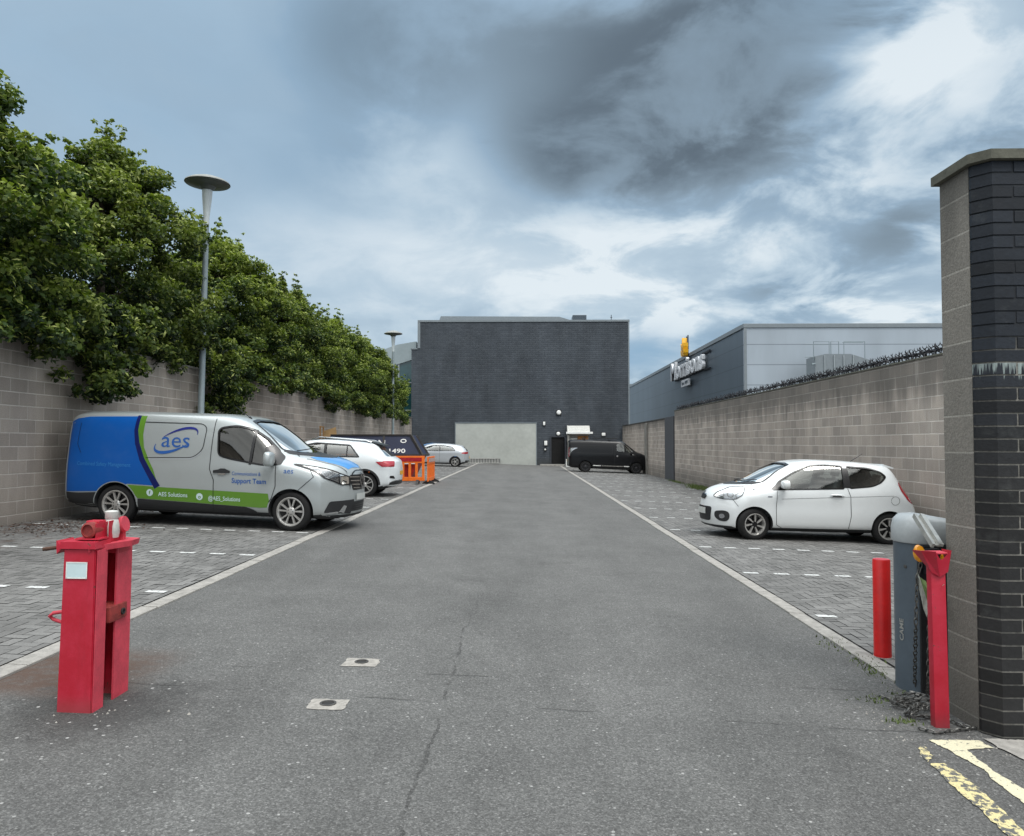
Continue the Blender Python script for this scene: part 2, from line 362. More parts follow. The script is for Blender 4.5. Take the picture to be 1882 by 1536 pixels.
# ------------------------------------------------------------------ object helpers
def tag(o, label=None, cat=None, group=None, kind=None):
    if label: o['label'] = label
    if cat: o['category'] = cat
    if group: o['group'] = group
    if kind: o['kind'] = kind
    return o
def empty(name, loc=(0, 0, 0), rot=(0, 0, 0)):
    o = bpy.data.objects.new(name, None); COL.objects.link(o); o.location = loc; o.rotation_euler = rot; o.empty_display_size = .2; return o
def thing(name, loc, label, cat, group=None, rot=(0, 0, 0)):
    return tag(empty(name, loc, rot), label, cat, group)
def link(name, me, parent=None):
    o = bpy.data.objects.new(name, me); COL.objects.link(o)
    if parent: o.parent = parent
    return o

class MB:
    def __init__(s): s.v = []; s.f = []; s.m = []
    def add(s, vs, fs, mi=0):
        k = len(s.v); s.v += [tuple(v) for v in vs]; s.f += [tuple(i + k for i in f) for f in fs]; s.m += [mi] * len(fs); return s
    def box(s, a, b, mi=0, mat=None, bev=0):
        x0, y0, z0 = a; x1, y1, z1 = b
        vs = [(x0, y0, z0), (x1, y0, z0), (x1, y1, z0), (x0, y1, z0), (x0, y0, z1), (x1, y0, z1), (x1, y1, z1), (x0, y1, z1)]
        fs = [(0, 3, 2, 1), (4, 5, 6, 7), (0, 1, 5, 4), (1, 2, 6, 5), (2, 3, 7, 6), (3, 0, 4, 7)]
        if bev:
            bm = bmesh.new(); V = [bm.verts.new(v) for v in vs]
            for f in fs: bm.faces.new([V[i] for i in f])
            bmesh.ops.bevel(bm, geom=list(bm.edges), offset=bev, segments=2, affect='EDGES', profile=.6)
            bm.verts.index_update(); vs = [v.co.copy() for v in bm.verts]; fs = [[v.index for v in f.verts] for f in bm.faces]; bm.free()
        if mat: vs = [mat @ Vector(v) for v in vs]
        return s.add(vs, fs, mi)
    def bar(s, a, b, w, h, mi=0, up=(0, 0, 1), bev=0):
        a = Vector(a); b = Vector(b); d = b - a; L = d.length; d.normalize(); u = Vector(up)
        if abs(d.dot(u)) > .98: u = Vector((1, 0, 0))
        sx = d.cross(u).normalized(); u = sx.cross(d)
        mt = Matrix((sx, d, u)).transposed().to_4x4(); mt.translation = a
        return s.box((-w / 2, 0, -h / 2), (w / 2, L, h / 2), mi, mt, bev)
    def tube(s, pts, r, n=8, mi=0, cap=True, closed=False):
        pts = [Vector(p) for p in pts]; k = len(pts); rs = r if hasattr(r, '__len__') else [r] * k
        vs = []; fs = []; prev = None
        for i, p in enumerate(pts):
            if closed: d = pts[(i + 1) % k] - pts[i - 1]
            else: d = pts[min(i + 1, k - 1)] - pts[max(i - 1, 0)]
            d.normalize()
            if prev is None:
                u = Vector((0, 0, 1)) if abs(d.z) < .9 else Vector((1, 0, 0)); u = (u - d * u.dot(d)).normalized()
            else:
                u = (prev - d * prev.dot(d)).normalized()
            prev = u; w = d.cross(u)
            for j in range(n):
                a = 2 * math.pi * j / n; vs.append(p + (u * math.cos(a) + w * math.sin(a)) * rs[i])
        for i in range(k if closed else k - 1):
            for j in range(n):
                a = i * n + j; b = i * n + (j + 1) % n; c = ((i + 1) % k) * n + (j + 1) % n; d = ((i + 1) % k) * n + j
                fs.append((a, b, c, d))
        if cap and not closed: fs.append(tuple(range(n))[::-1]); fs.append(tuple((k - 1) * n + j for j in range(n)))
        return s.add(vs, fs, mi)
    def lathe(s, prof, n=24, mi=0, mt=None, caps=True):
        vs = []; fs = []
        for r, z in prof:
            for j in range(n):
                a = 2 * math.pi * j / n; vs.append(Vector((r * math.cos(a), r * math.sin(a), z)))
        for i in range(len(prof) - 1):
            for j in range(n):
                fs.append((i * n + j, i * n + (j + 1) % n, (i + 1) * n + (j + 1) % n, (i + 1) * n + j))
        if caps:
            fs.append(tuple(range(n))[::-1]); fs.append(tuple((len(prof) - 1) * n + j for j in range(n)))
        if mt: vs = [mt @ v for v in vs]
        return s.add(vs, fs, mi)
    def prism(s, poly, a, b, axis='y', mi=0):
        """polygon extruded between a and b along an axis (poly coords are the two other axes, in order)"""
        k = len(poly); vs = []
        for t in (a, b):
            for p, q in poly:
                vs.append({'x': (t, p, q), 'y': (p, t, q), 'z': (p, q, t)}[axis])
        fs = [tuple(range(k)), tuple(range(2 * k - 1, k - 1, -1))] + [(i, i + k, (i + 1) % k + k, (i + 1) % k) for i in range(k)]
        return s.add(vs, fs, mi)
    def mesh(s, name, mats, smooth=None, fix=True):
        me = bpy.data.meshes.new(name); me.from_pydata([tuple(v) for v in s.v], [], s.f)
        for m in (mats if isinstance(mats, (list, tuple)) else [mats]): me.materials.append(M[m] if isinstance(m, str) else m)
        me.polygons.foreach_set('material_index', s.m)
        if fix:
            bm = bmesh.new(); bm.from_mesh(me); bmesh.ops.recalc_face_normals(bm, faces=bm.faces); bm.to_mesh(me); bm.free()
        if smooth is not None:
            me.polygons.foreach_set('use_smooth', [True] * len(me.polygons))
            me.set_sharp_from_angle(angle=R_(smooth))
        me.update(); return me
    def build(s, name, mats, parent=None, smooth=None, fix=True):
        return link(name, s.mesh(name, mats, smooth, fix), parent)

def rounded(poly, r, n=4):
    out = []
    k = len(poly)
    for i in range(k):
        p = Vector(poly[i]); a = Vector(poly[i - 1]); b = Vector(poly[(i + 1) % k])
        rr = r[i] if hasattr(r, '__len__') else r
        if rr <= 0: out.append(tuple(p)); continue
        da = (a - p); db = (b - p); ra = min(rr, da.length * .48); rb = min(rr, db.length * .48)
        p0 = p + da.normalized() * ra; p2 = p + db.normalized() * rb
        for j in range(n + 1):
            t = j / n; q = p0 * (1 - t) ** 2 + p * 2 * t * (1 - t) + p2 * t * t; out.append((q.x, q.y))
    return out
def arc(cx, cz, r, a0, a1, n=12):
    return [(cx + r * math.cos(R_(a0 + (a1 - a0) * i / n)), cz + r * math.sin(R_(a0 + (a1 - a0) * i / n))) for i in range(n + 1)]
def strip(pts, w, closed=False):
    """ribbon of quads along a 2D polyline"""
    P = [Vector(p) for p in pts]; k = len(P); L = []
    for i in range(k):
        if closed: d0 = (P[i] - P[i - 1]).normalized(); d1 = (P[(i + 1) % k] - P[i]).normalized()
        else:
            d0 = (P[i] - P[i - 1]).normalized() if i else (P[1] - P[0]).normalized()
            d1 = (P[i + 1] - P[i]).normalized() if i < k - 1 else d0
        t = (d0 + d1); t = t.normalized() if t.length > 1e-6 else d0
        n = Vector((-t.y, t.x)); c = max(.4, n.dot(Vector((-d0.y, d0.x))))
        ww = (w[i] if hasattr(w, '__len__') else w) / 2 / c
        L.append((P[i] + n * ww, P[i] - n * ww))
    out = []
    for i in range(k if closed else k - 1):
        a, b = L[i], L[(i + 1) % k]
        out.append([tuple(a[1]), tuple(b[1]), tuple(b[0]), tuple(a[0])])
    return out
_fontcache = {}
def text2d(txt, height, bold=0., cx=0., cy=0., shear=0., sx=1., fit=None):
    """list of 2D polygons for a line of text centred on cx,cy"""
    cu = bpy.data.curves.new('t', 'FONT'); cu.body = txt; cu.offset = bold; cu.shear = shear; cu.resolution_u = 3
    ob = bpy.data.objects.new('t', cu); COL.objects.link(ob)
    dg = bpy.context.evaluated_depsgraph_get(); me = bpy.data.meshes.new_from_object(ob.evaluated_get(dg))
    vs = [v.co.copy() for v in me.vertices]
    polys = [[(vs[i].x, vs[i].y) for i in p.vertices] for p in me.polygons]
    bpy.data.objects.remove(ob); bpy.data.curves.remove(cu); bpy.data.meshes.remove(me)
    xs = [p[0] for q in polys for p in q]; ys = [p[1] for q in polys for p in q]
    s_ = height / .72; w = (max(xs) - min(xs)) * s_ * sx
    if fit: sx *= fit / w
    mx = (max(xs) + min(xs)) / 2
    out = []
    for q in polys:
        q = [((x - mx) * s_ * sx + cx, (y - .33) * s_ + cy) for x, y in q]
        A = sum(q[i - 1][0] * q[i][1] - q[i][0] * q[i - 1][1] for i in range(len(q)))
        if abs(A) < 1e-9: continue
        out.append(q if A > 0 else q[::-1])
    return out

# ------------------------------------------------------------------ surface patches (decals, glass, trim laid on a curved body)
def clip_half(poly, ax, v, keep_gt):
    out = []; k = len(poly)
    for i in range(k):
        a, b = poly[i - 1], poly[i]
        ia = (a[ax] >= v) if keep_gt else (a[ax] <= v); ib = (b[ax] >= v) if keep_gt else (b[ax] <= v)
        if ia != ib:
            t = (v - a[ax]) / (b[ax] - a[ax]); p = [a[0] + (b[0] - a[0]) * t, a[1] + (b[1] - a[1]) * t]; p[ax] = v; out.append(tuple(p))
        if ib: out.append(b)
    return out
def cells(poly, res):
    xs = [p[0] for p in poly]; out = []
    for i in range(math.floor(min(xs) / res), math.floor(max(xs) / res) + 1):
        c = poly
        if min(xs) < i * res: c = clip_half(c, 0, i * res, True)
        if max(xs) > (i + 1) * res: c = clip_half(c, 0, (i + 1) * res, False)
        if len(c) < 3: continue
        ys = [p[1] for p in c]
        for j in range(math.floor(min(ys) / res), math.floor(max(ys) / res) + 1):
            d = c
            if min(ys) < j * res: d = clip_half(d, 1, j * res, True)
            if len(d) < 3: continue
            if max(ys) > (j + 1) * res: d = clip_half(d, 1, (j + 1) * res, False)
            if len(d) >= 3: out.append(d)
    return out
class Surf:
    def __init__(s, bvh): s.bvh = bvh
    def cast(s, u, v, view, off):
        o, d = {'R': ((u, -3, v), (0, 1, 0)), 'L': ((u, 3, v), (0, -1, 0)), 'F': ((9, u, v), (-1, 0, 0)), 'B': ((-3, u, v), (1, 0, 0)), 'T': ((u, v, 5), (0, 0, -1))}[view]
        hit, nor, idx, dist = s.bvh.ray_cast(Vector(o), Vector(d))
        if hit is None:
            q = Vector(o) + Vector(d) * 3.0
            hit, nor, idx, dist = s.bvh.find_nearest(q)
        if nor.dot(Vector(d)) > 0: nor = -nor
        return hit + nor * off
    def patch(s, mb, polys, view, off=.003, res=.06, mi=0):
        if polys and not hasattr(polys[0][0], '__len__'): polys = [polys]
        cache = {}
        for poly in polys:
            for c in cells([tuple(p) for p in poly], res):
                ids = []
                for p in c:
                    k = (round(p[0], 4), round(p[1], 4))
                    if k not in cache:
                        cache[k] = len(mb.v); mb.v.append(tuple(s.cast(p[0], p[1], view, off)))
                    i = cache[k]
                    if not ids or ids[-1] != i: ids.append(i)
                if len(ids) > 1 and ids[0] == ids[-1]: ids.pop()
                if len(set(ids)) < 3 or len(set(ids)) != len(ids): continue
                if view in 'LB': ids = ids[::-1]
                mb.f.append(tuple(ids)); mb.m.append(mi)
        return mb
    def part(s, name, mat, parent, polys, view, off=.003, res=.06):
        mb = MB(); s.patch(mb, polys, view, off, res)
        return mb.build(name, mat, parent, smooth=60, fix=False)

# ------------------------------------------------------------------ vehicle bodies
def interp(tab):
    xs = np.array([p[0] for p in tab], float); ys = np.array([p[1] for p in tab], float)
    h = np.diff(xs); dl = np.diff(ys) / h; m = np.zeros(len(xs))
    for i in range(1, len(xs) - 1):
        if dl[i - 1] * dl[i] > 0:
            w1 = 2 * h[i] + h[i - 1]; w2 = h[i] + 2 * h[i - 1]; m[i] = (w1 + w2) / (w1 / dl[i - 1] + w2 / dl[i])
    m[0] = dl[0]; m[-1] = dl[-1]
    def f(x):
        x = min(max(x, xs[0]), xs[-1]); i = min(max(int(np.searchsorted(xs, x) - 1), 0), len(h) - 1)
        t = (x - xs[i]) / h[i]
        return float(ys[i] * (2 * t ** 3 - 3 * t ** 2 + 1) + h[i] * m[i] * (t ** 3 - 2 * t ** 2 + t) + ys[i + 1] * (-2 * t ** 3 + 3 * t ** 2) + h[i] * m[i + 1] * (t ** 3 - t ** 2))
    return f
def crom(P, counts):
    """centripetal catmull-rom through P with given samples per span"""
    out = []
    for i in range(len(P) - 1):
        p1, p2 = P[i], P[i + 1]; p0 = P[i - 1] if i else p1 * 2 - p2; p3 = P[i + 2] if i + 2 < len(P) else p2 * 2 - p1
        def tj(t, a, b): return t + max((b - a).length, 1e-4) ** .5
        t0 = 0; t1 = tj(t0, p0, p1); t2 = tj(t1, p1, p2); t3 = tj(t2, p2, p3)
        for j in range(counts[i]):
            t = t1 + (t2 - t1) * j / counts[i]
            a1 = p0 * ((t1 - t) / (t1 - t0)) + p1 * ((t - t0) / (t1 - t0)); a2 = p1 * ((t2 - t) / (t2 - t1)) + p2 * ((t - t1) / (t2 - t1)); a3 = p2 * ((t3 - t) / (t3 - t2)) + p3 * ((t - t2) / (t3 - t2))
            b1 = a1 * ((t2 - t) / (t2 - t0)) + a2 * ((t - t0) / (t2 - t0)); b2 = a2 * ((t3 - t) / (t3 - t1)) + a3 * ((t - t1) / (t3 - t1))
            out.append(b1 * ((t2 - t) / (t2 - t1)) + b2 * ((t - t1) / (t2 - t1)))
    out.append(P[-1]); return out

def loft(sp, inset=0., xr=None, zfloor=None, nx=90):
    top, bot, wid, belt, roofw, drop = (interp(sp[k]) for k in ('top', 'bot', 'wid', 'belt', 'roofw', 'drop'))
    L = sp['len']; x0, x1 = xr or (0, L)
    xs = [x0 + (x1 - x0) * (.5 - .5 * math.cos(math.pi * i / nx)) for i in range(nx + 1)] if xr is None else [x0 + (x1 - x0) * i / nx for i in range(nx + 1)]
    rings = []
    for x in xs:
        zt = top(x) - inset; zb = (bot(x) + inset) if zfloor is None else zfloor; W = wid(x) - inset
        zB = min(belt(x), zb + .80 * (zt - zb)); dr = drop(x); Rw = min(roofw(x), 1.) * W
        zr = max(zt - dr, zB + .25 * (zt - zB))
        h = zB - zb
        P = [Vector((0, zb)), Vector((.82 * W, zb)), Vector((.955 * W, zb + .09 * h)), Vector((.992 * W, zb + .32 * h)), Vector((W, zb + .62 * h)), Vector((sp.get('kb', .985) * W, zB)),
             Vector((Rw, zr)), Vector((Rw * .78, zt - dr * .28)), Vector((Rw * .4, zt - dr * .05)), Vector((0, zt))]
        ring = crom(P, [4, 3, 4, 5, 6, 10, 5, 4, 4])
        fr = max(0., (x - sp['sf'][0]) / (L - sp['sf'][0])); fr = fr * fr * (3 - 2 * fr) * sp['sf'][1]
        rr = max(0., (sp['sr'][0] - x) / sp['sr'][0]); rr = rr * rr * (3 - 2 * rr) * sp['sr'][1]
        pts = []
        for q in ring:
            k = min(abs(q.x) / max(W, .01), 1.1) ** 2.4
            pts.append(Vector((x - fr * k + rr * k, q.x, q.y)))
        full = [Vector((p.x, -p.y, p.z)) for p in pts] + [p.copy() for p in pts[1:-1]][::-1]
        rings.append(full)
    n = len(rings[0]); mb = MB(); mb.v = [tuple(p) for r in rings for p in r]
    for i in range(len(rings) - 1):
        for j in range(n):
            mb.f.append((i * n + j, i * n + (j + 1) % n, (i + 1) * n + (j + 1) % n, (i + 1) * n + j)); mb.m.append(0)
    # end fascias: a curved grid between the left and right halves of the end rings
    h_ = (n + 2) // 2; NS = 14
    for ri, x, sg in ((0, xs[0], -1), (len(rings) - 1, xs[-1], 1)):
        ring = rings[ri]; base = ri * n
        fr = max(0., (x - sp['sf'][0]) / (L - sp['sf'][0])); fr = fr * fr * (3 - 2 * fr) * sp['sf'][1]
        rr = max(0., (sp['sr'][0] - x) / sp['sr'][0]); rr = rr * rr * (3 - 2 * rr) * sp['sr'][1]
        Wx = max(-p.y for p in ring); z0_, z1_ = ring[0].z, ring[h_ - 1].z
        rows = []
        i0 = next(i for i in range(h_) if ring[i].z > z0_ + .06 * (z1_ - z0_)); i1 = max(i for i in range(h_) if ring[i].z < z1_ - .05 * (z1_ - z0_))
        for i in range(i0, i1 + 1):
            a = ring[i]; row = [base + i]
            for k in range(1, NS):
                y = a.y * (1 - 2 * k / NS); kk = min(abs(y) / max(Wx, .01), 1.1) ** 2.4
                bz = (a.z - z0_) / max(z1_ - z0_, .01); bulge = sg * .03 * math.sin(math.pi * bz) * (1 - (y / a.y) ** 4)
                row.append(len(mb.v)); mb.v.append((x - fr * kk + rr * kk + bulge, y, a.z))
            row.append(base + n - i); rows.append(row)
        for i in range(len(rows) - 1):
            A, B = rows[i], rows[i + 1]
            for k in range(NS): mb.f.append((A[k], A[k + 1], B[k + 1], B[k])); mb.m.append(0)
        # thin closing strips below and above, triangulated against the middle vertex
        for row, rim_ in ((rows[0], [base + i for i in range(i0, 0, -1)] + [base] + [base + n - i for i in range(1, i0 + 1)]),
                          (rows[-1], [base + i for i in range(i1, h_)] + [base + n - i for i in range(h_ - 2, i1 - 1, -1)])):
            A, B = row, rim_          # same end vertices, walk both by y
            p, q = 0, 0
            while p < len(A) - 1 or q < len(B) - 1:
                ya = mb.v[A[p + 1]][1] if p < len(A) - 1 else 9; yb_ = mb.v[B[q + 1]][1] if q < len(B) - 1 else 9
                if ya <= yb_: tri = (A[p], A[p + 1], B[q]); p += 1
                else: tri = (A[p], B[q + 1], B[q]); q += 1
                if len(set(tri)) == 3: mb.f.append(tri); mb.m.append(0)
    return mb

def boolean(me, cutters):
    """difference with each cutter in turn; a cut that collapses the mesh is nudged and tried again"""
    def size(m): return sum(p.area for p in m.polygons)
    for c in cutters:
        a0 = size(me)
        for t_ in range(5):
            o = link('tmp_body', me.copy()); k = link('tmp_cut', c)
            k.location = (.0013 * t_, .0007 * t_, .0011 * t_)
            md = o.modifiers.new('b', 'BOOLEAN'); md.operation = 'DIFFERENCE'; md.solver = 'EXACT'; md.object = k; md.use_self = t_ > 2
            dg = bpy.context.evaluated_depsgraph_get(); dg.update()
            out = bpy.data.meshes.new_from_object(o.evaluated_get(dg))
            bpy.data.objects.remove(o); bpy.data.objects.remove(k)
            if size(out) > a0 * .75: me = out; break
            print('BOOL retry', t_, a0, size(out))
    return me

def wheel(parent, cx, cy, r, w, rr, style, steer=0., side=-1, metal='alloy'):
    """tyre with the rim as its child; side -1: outer face towards -y"""
    mt = Matrix.Translation((cx, cy, r)) @ Matrix.Rotation(steer, 4, 'Z') @ Matrix.Rotation(math.pi / 2 * (1 if side < 0 else -1), 4, 'X')
    # local z of the lathe points outward
    prof = [(rr - .005, -w / 2 + .01), (rr + .02, -w / 2), (r - .035, -w / 2 + .002), (r - .008, -w / 2 + .022), (r, -w / 4), (r, w / 4), (r - .008, w / 2 - .022), (r - .035, w / 2 - .002), (rr + .022, w / 2), (rr + .004, w / 2 - .006), (rr - .008, w / 2 - .03)]
    mb = MB(); mb.lathe(prof, 40, 0, None, caps=False)
    for k in range(3):
        pass
    mb.v = [tuple(mt @ Vector(v)) for v in mb.v]
    ty = mb.build('wheel', 'rubber', parent, smooth=40)
    rim = MB()
    rim.lathe([(rr + .003, w / 2 - .004), (rr - .012, w / 2 - .002), (rr - .02, w / 2 - .02), (rr - .035, w / 2 - .06), (rr - .04, -w / 2 + .02)], 40, 0, None, caps=False)
    rim.lathe([(rr - .03, w / 2 - .075), (.0, w / 2 - .085)], 32, 1, None, caps=False)
    zf = w / 2 - .018
    def spoke(a, r0, r1, w0, w1, z0, z1, th=.02, skew=0.):
        ca, sa = math.cos(a), math.sin(a); c2, s2 = math.cos(a + skew), math.sin(a + skew)
        vs = []
        for (rr_, ww, z, c, s) in ((r0, w0, z0, ca, sa), (r1, w1, z1, c2, s2)):
            for sg in (-1, 1):
                for zz in (z, z - th):
                    k = .7 if zz == z else 1.
                    vs.append((rr_ * c - sg * ww * k * s, rr_ * s + sg * ww * k * c, zz))
        rim.add(vs, [(0, 2, 6, 4), (1, 5, 7, 3), (0, 4, 5, 1), (2, 3, 7, 6), (0, 1, 3, 2), (4, 6, 7, 5)], 0)
    if style == 'cover':     # steel wheel trim: five fat spokes, each split by a slot
        for k in range(5):
            a = 2 * math.pi * k / 5 + .3
            spoke(a - .2, .05, rr - .012, .012, .021, zf, zf - .002, .03, -.07)
            spoke(a + .2, .05, rr - .012, .012, .021, zf, zf - .002, .03, .07)
        rim.lathe([(rr - .012, zf + .004), (rr - .028, zf), (rr - .03, zf - .02)], 40, 0, None, caps=False)
        rim.lathe([(.078, zf - .008), (.06, zf + .004), (.03, zf + .008), (.0, zf + .008)], 20, 0, None, caps=False)
        for k in range(5):
            a = 2 * math.pi * k / 5; rim.lathe([(.009, zf), (.009, zf + .009), (0, zf + .009)], 8, 1, Matrix.Translation((.045 * math.cos(a), .045 * math.sin(a), 0)), caps=False)
    elif style == 'alloy7':  # twisted spokes with dark windows
        for k in range(7):
            a = 2 * math.pi * k / 7; spoke(a, .045, rr - .012, .012, .024, zf, zf - .004, .03, .16)
        rim.lathe([(.055, zf - .01), (.045, zf + .004), (.02, zf + .006), (.0, zf + .006)], 20, 1, None, caps=False)
    else:
        for k in range(5):
            a = 2 * math.pi * k / 5
            spoke(a - .11, .05, rr - .012, .012, .018, zf, zf - .004, .03, -.1); spoke(a + .11, .05, rr - .012, .012, .018, zf, zf - .004, .03, .1)
        rim.lathe([(.06, zf - .01), (.045, zf + .004), (.02, zf + .006), (.0, zf + .006)], 20, 0, None, caps=False)
    rim.v = [tuple(mt @ Vector(v)) for v in rim.v]
    rim.build('rim', [metal, 'gloss'], ty, smooth=30)
    return ty

def seats(parent, xs, ys, zf, w=.48, hh=.62):
    for x in xs:
        for y in ys:
            mb = MB()
            mb.box((x - .05, y - w / 2, zf), (x + .5, y + w / 2, zf + .16), bev=.04)
            mt = Matrix.Translation((x, y, zf + .1)) @ Matrix.Rotation(R_(-14), 4, 'Y')
            mb.box((-.13, -w / 2, 0), (.0, w / 2, hh), mat=mt, bev=.045)
            mb.box((-.10, -.13, hh + .05), (-.01, .13, hh + .25), mat=mt, bev=.04)
            mb.bar(mt @ Vector((-.05, 0, hh - .02)), mt @ Vector((-.05, 0, hh + .08)), .1, .02)
            mb.build('seat', 'seat', parent, smooth=40)

def mirror_mesh(parent, base, side, mat, w=.2, h=.17, out=.17):
    """wing mirror: rounded shell on a short black arm"""
    x, y, z = base; s = side
    mb = MB(); mb.bar((x, y, z), (x + .01, y + s * (out - .08), z + .02), .09, .05, 0, bev=.012)
    arm = mb.build('wing_mirror', 'plastic', parent, smooth=40)
    sh = MB(); c = Vector((x, y + s * (out + .0), z + .06))
    n, m_ = 10, 16; vs = []; fs = []
    for i in range(n + 1):
        a = math.pi * i / n - math.pi / 2
        for j in range(m_):
            b = 2 * math.pi * j / m_; ca = abs(math.cos(a)) ** .5 ; sg = lambda v, e: math.copysign(abs(v) ** e, v)
            X = .07 * sg(math.sin(a), .7); Yv = w / 2 * ca * sg(math.cos(b), .6); Z = h / 2 * ca * sg(math.sin(b), .6)
            vs.append(c + Vector((X, Yv, Z)))
    for i in range(n):
        for j in range(m_): fs.append((i * m_ + j, i * m_ + (j + 1) % m_, (i + 1) * m_ + (j + 1) % m_, (i + 1) * m_ + j))
    sh.add(vs, fs); sh.build('mirror_shell', mat, arm, smooth=50)

def vehicle(name, O, heading, label, sp, paint, detail):
    root = thing(name, O, label, detail['cat'], rot=(0, 0, 0))
    ax = Vector((math.cos(heading), math.sin(heading), -S * math.cos(heading))).normalized()
    ay = Vector((-math.sin(heading), math.cos(heading), S * math.sin(heading))).normalized()
    az = ax.cross(ay); root.rotation_euler = Matrix((ax, ay, az)).transposed().to_euler()
    base = loft(sp); me0 = base.mesh('body', paint)
    bm = bmesh.new(); bm.from_mesh(me0); bvh = BVHTree.FromBMesh(bm); bm.free()
    sf = Surf(bvh)
    L = sp['len']; cut = []
    Wm = max(p[1] for p in sp['wid'])
    for (x, z, r) in sp['arches']:
        for s_ in (-1, 1):
            c = MB(); mt = Matrix.Translation((x, s_ * (Wm - .13), z)) @ Matrix.Rotation(math.pi / 2, 4, 'X')
            c.lathe([(r, -.17), (r, .2 if s_ > 0 else .17)], 48, 0, mt); cut.append(c.mesh('c', paint))
    if detail.get('hollow'):
        hx0, hx1, hz = detail['hollow']
        cut.append(loft(sp, .055, (hx0, hx1), hz, 40).mesh('c', paint))
        for poly in detail['side_windows']:
            c = MB(); c.prism(poly, -2, 2, 'y'); cut.append(c.mesh('c', paint))
        if detail.get('windscreen'):
            c = MB(); c.prism(detail['windscreen'], detail['ws_x'], L + 1, 'x'); cut.append(c.mesh('c', paint))
        if detail.get('rear_window'):
            c = MB(); c.prism(detail['rear_window'], -1, detail['rw_x'], 'x'); cut.append(c.mesh('c', paint))
    me = boolean(me0, cut)
    me.materials.clear()
    me.materials.append(M[paint]); me.materials.append(M['cabin'])
    mi = []
    for p in me.polygons:
        c = p.center; k = 0
        for (x, z, r) in sp['arches']:
            if abs(math.hypot(c.x - x, c.z - z) - r) < .012 and abs(p.normal.y) < .3: k = 1
            if math.hypot(c.x - x, c.z - z) < r and abs(p.normal.y) > .9 and abs(c.y) < Wm - .2 and p.normal.y * c.y > 0: k = 1
        if detail.get('hollow'):
            hx0, hx1, hz = detail['hollow']
            hit, nor, i, d = bvh.find_nearest(c)
            if d > .006 and hz - .02 <= c.z: k = 1
        if c.z < .31 and p.normal.z < -.5: k = 1
        mi.append(k)
    me.polygons.foreach_set('material_index', mi)
    me.polygons.foreach_set('use_smooth', [True] * len(me.polygons)); me.set_sharp_from_angle(angle=R_(32))
    link('body', me, root)
    for (x, z, r), st in zip(sp['arches'], detail['steer']):
        for s_ in (-1, 1):
            wheel(root, x, s_ * (Wm - sp['tw'] / 2 - .035), sp['tr'], sp['tw'], sp['rr'], detail['wheel'], st, s_, detail.get('wheelmat', 'alloy'))
    if detail.get('hollow'):
        for v in 'RL':
            for poly in detail['side_windows']:
                sf.part('side_window', detail['glass'], root, poly, v, -.012)
        if detail.get('windscreen'): sf.part('windscreen', detail.get('wsglass', 'glassw'), root, detail['windscreen'], 'F', -.012)
        if detail.get('rear_window'): sf.part('rear_window', detail['glass'], root, detail['rear_window'], 'B', -.012)
    return root, sf

# ================================================================== GROUND
def sheet(name, mat, xs, y0, y1, dz=0., ny=1):
    mb = MB(); ys = [y0 + (y1 - y0) * i / ny for i in range(ny + 1)]
    for x in xs:
        for y in ys: mb.v.append((x, y, gz(x) + dz))
    n = len(ys)
    for i in range(len(xs) - 1):
        for j in range(n - 1): mb.f.append((i * n + j, (i + 1) * n + j, (i + 1) * n + j + 1, i * n + j + 1)); mb.m.append(0)
    return tag(mb.build(name, mat), kind='structure')
sheet('ground', 'asphalt', [-2500, -9.5, -3, 0, 3, 9.5, 2500], -600, 4000)
KL, KR, WL, WR = -3.42, 2.72, -8.4, 7.35
def pavers(name, x0, x1, y0, y1, jitter):
    r = random.Random(jitter)
    sheet(name + '_bed', 'joint', [x0, x1], y0, y1, .006)
    mb = MB(); tone = []; u = .1; nx = int((x1 - x0) / u); ny = int((y1 - y0) / u); g = .0035
    for i in range(-1, nx + 1):
        for j in range(-1, ny + 1):
            k = (i - j) % 4
            if k == 0: a = (i * u, j * u, (i + 2) * u, (j + 1) * u)
            elif k == 3: a = (i * u, j * u, (i + 1) * u, (j + 2) * u)
            else: continue
            X0, Y0, X1, Y1 = max(a[0] + g, 0), max(a[1] + g, 0), min(a[2] - g, x1 - x0), min(a[3] - g, y1 - y0)
            if X1 - X0 < .02 or Y1 - Y0 < .02: continue
            X0 += x0; X1 += x0; Y0 += y0; Y1 += y0; h = .0105 + r.uniform(-.0015, .0015)
            tx, ty = r.uniform(-.0012, .0012), r.uniform(-.0012, .0012)
            mb.add([(X0, Y0, gz(X0) + h - tx - ty), (X1, Y0, gz(X1) + h + tx - ty), (X1, Y1, gz(X1) + h + tx + ty), (X0, Y1, gz(X0) + h - tx + ty)], [(0, 1, 2, 3)])
            tone.append(r.random())
    o = mb.build(name, 'pavers', fix=False); tag(o, kind='structure')
    at_ = o.data.attributes.new('tone', 'FLOAT', 'FACE'); at_.data.foreach_set('value', tone)
pavers('paving_left', WL + .02, KL - .1, 4.98, 56.9, 3)
pavers('paving_right', KR + .1, WR - .02, 5.0, 56.9, 4)
mb = MB(); r = random.Random(5)
for kx, y0 in ((KL, 3.3), (KR, 4.95)):
    y = y0
    while y < 56.5:
        L_ = .914; w = .075; o_ = r.uniform(-.006, .006); h = .016 + r.uniform(-.003, .004)
        vs = []
        for (xx, zz) in ((kx - w + o_, -.05), (kx - w + o_, h - .005), (kx - w + .008 + o_, h), (kx + w - .008 + o_, h), (kx + w + o_, h - .005), (kx + w + o_, -.05)):
            for yy in (y + .004, y + L_ - .006): vs.append((xx, yy, gz(xx) + zz))
        mb.add(vs, [(0, 1, 3, 2), (2, 3, 5, 4), (4, 5, 7, 6), (6, 7, 9, 8), (8, 9, 11, 10), (0, 2, 4, 6, 8, 10), (1, 11, 9, 7, 5, 3)])
        y += L_
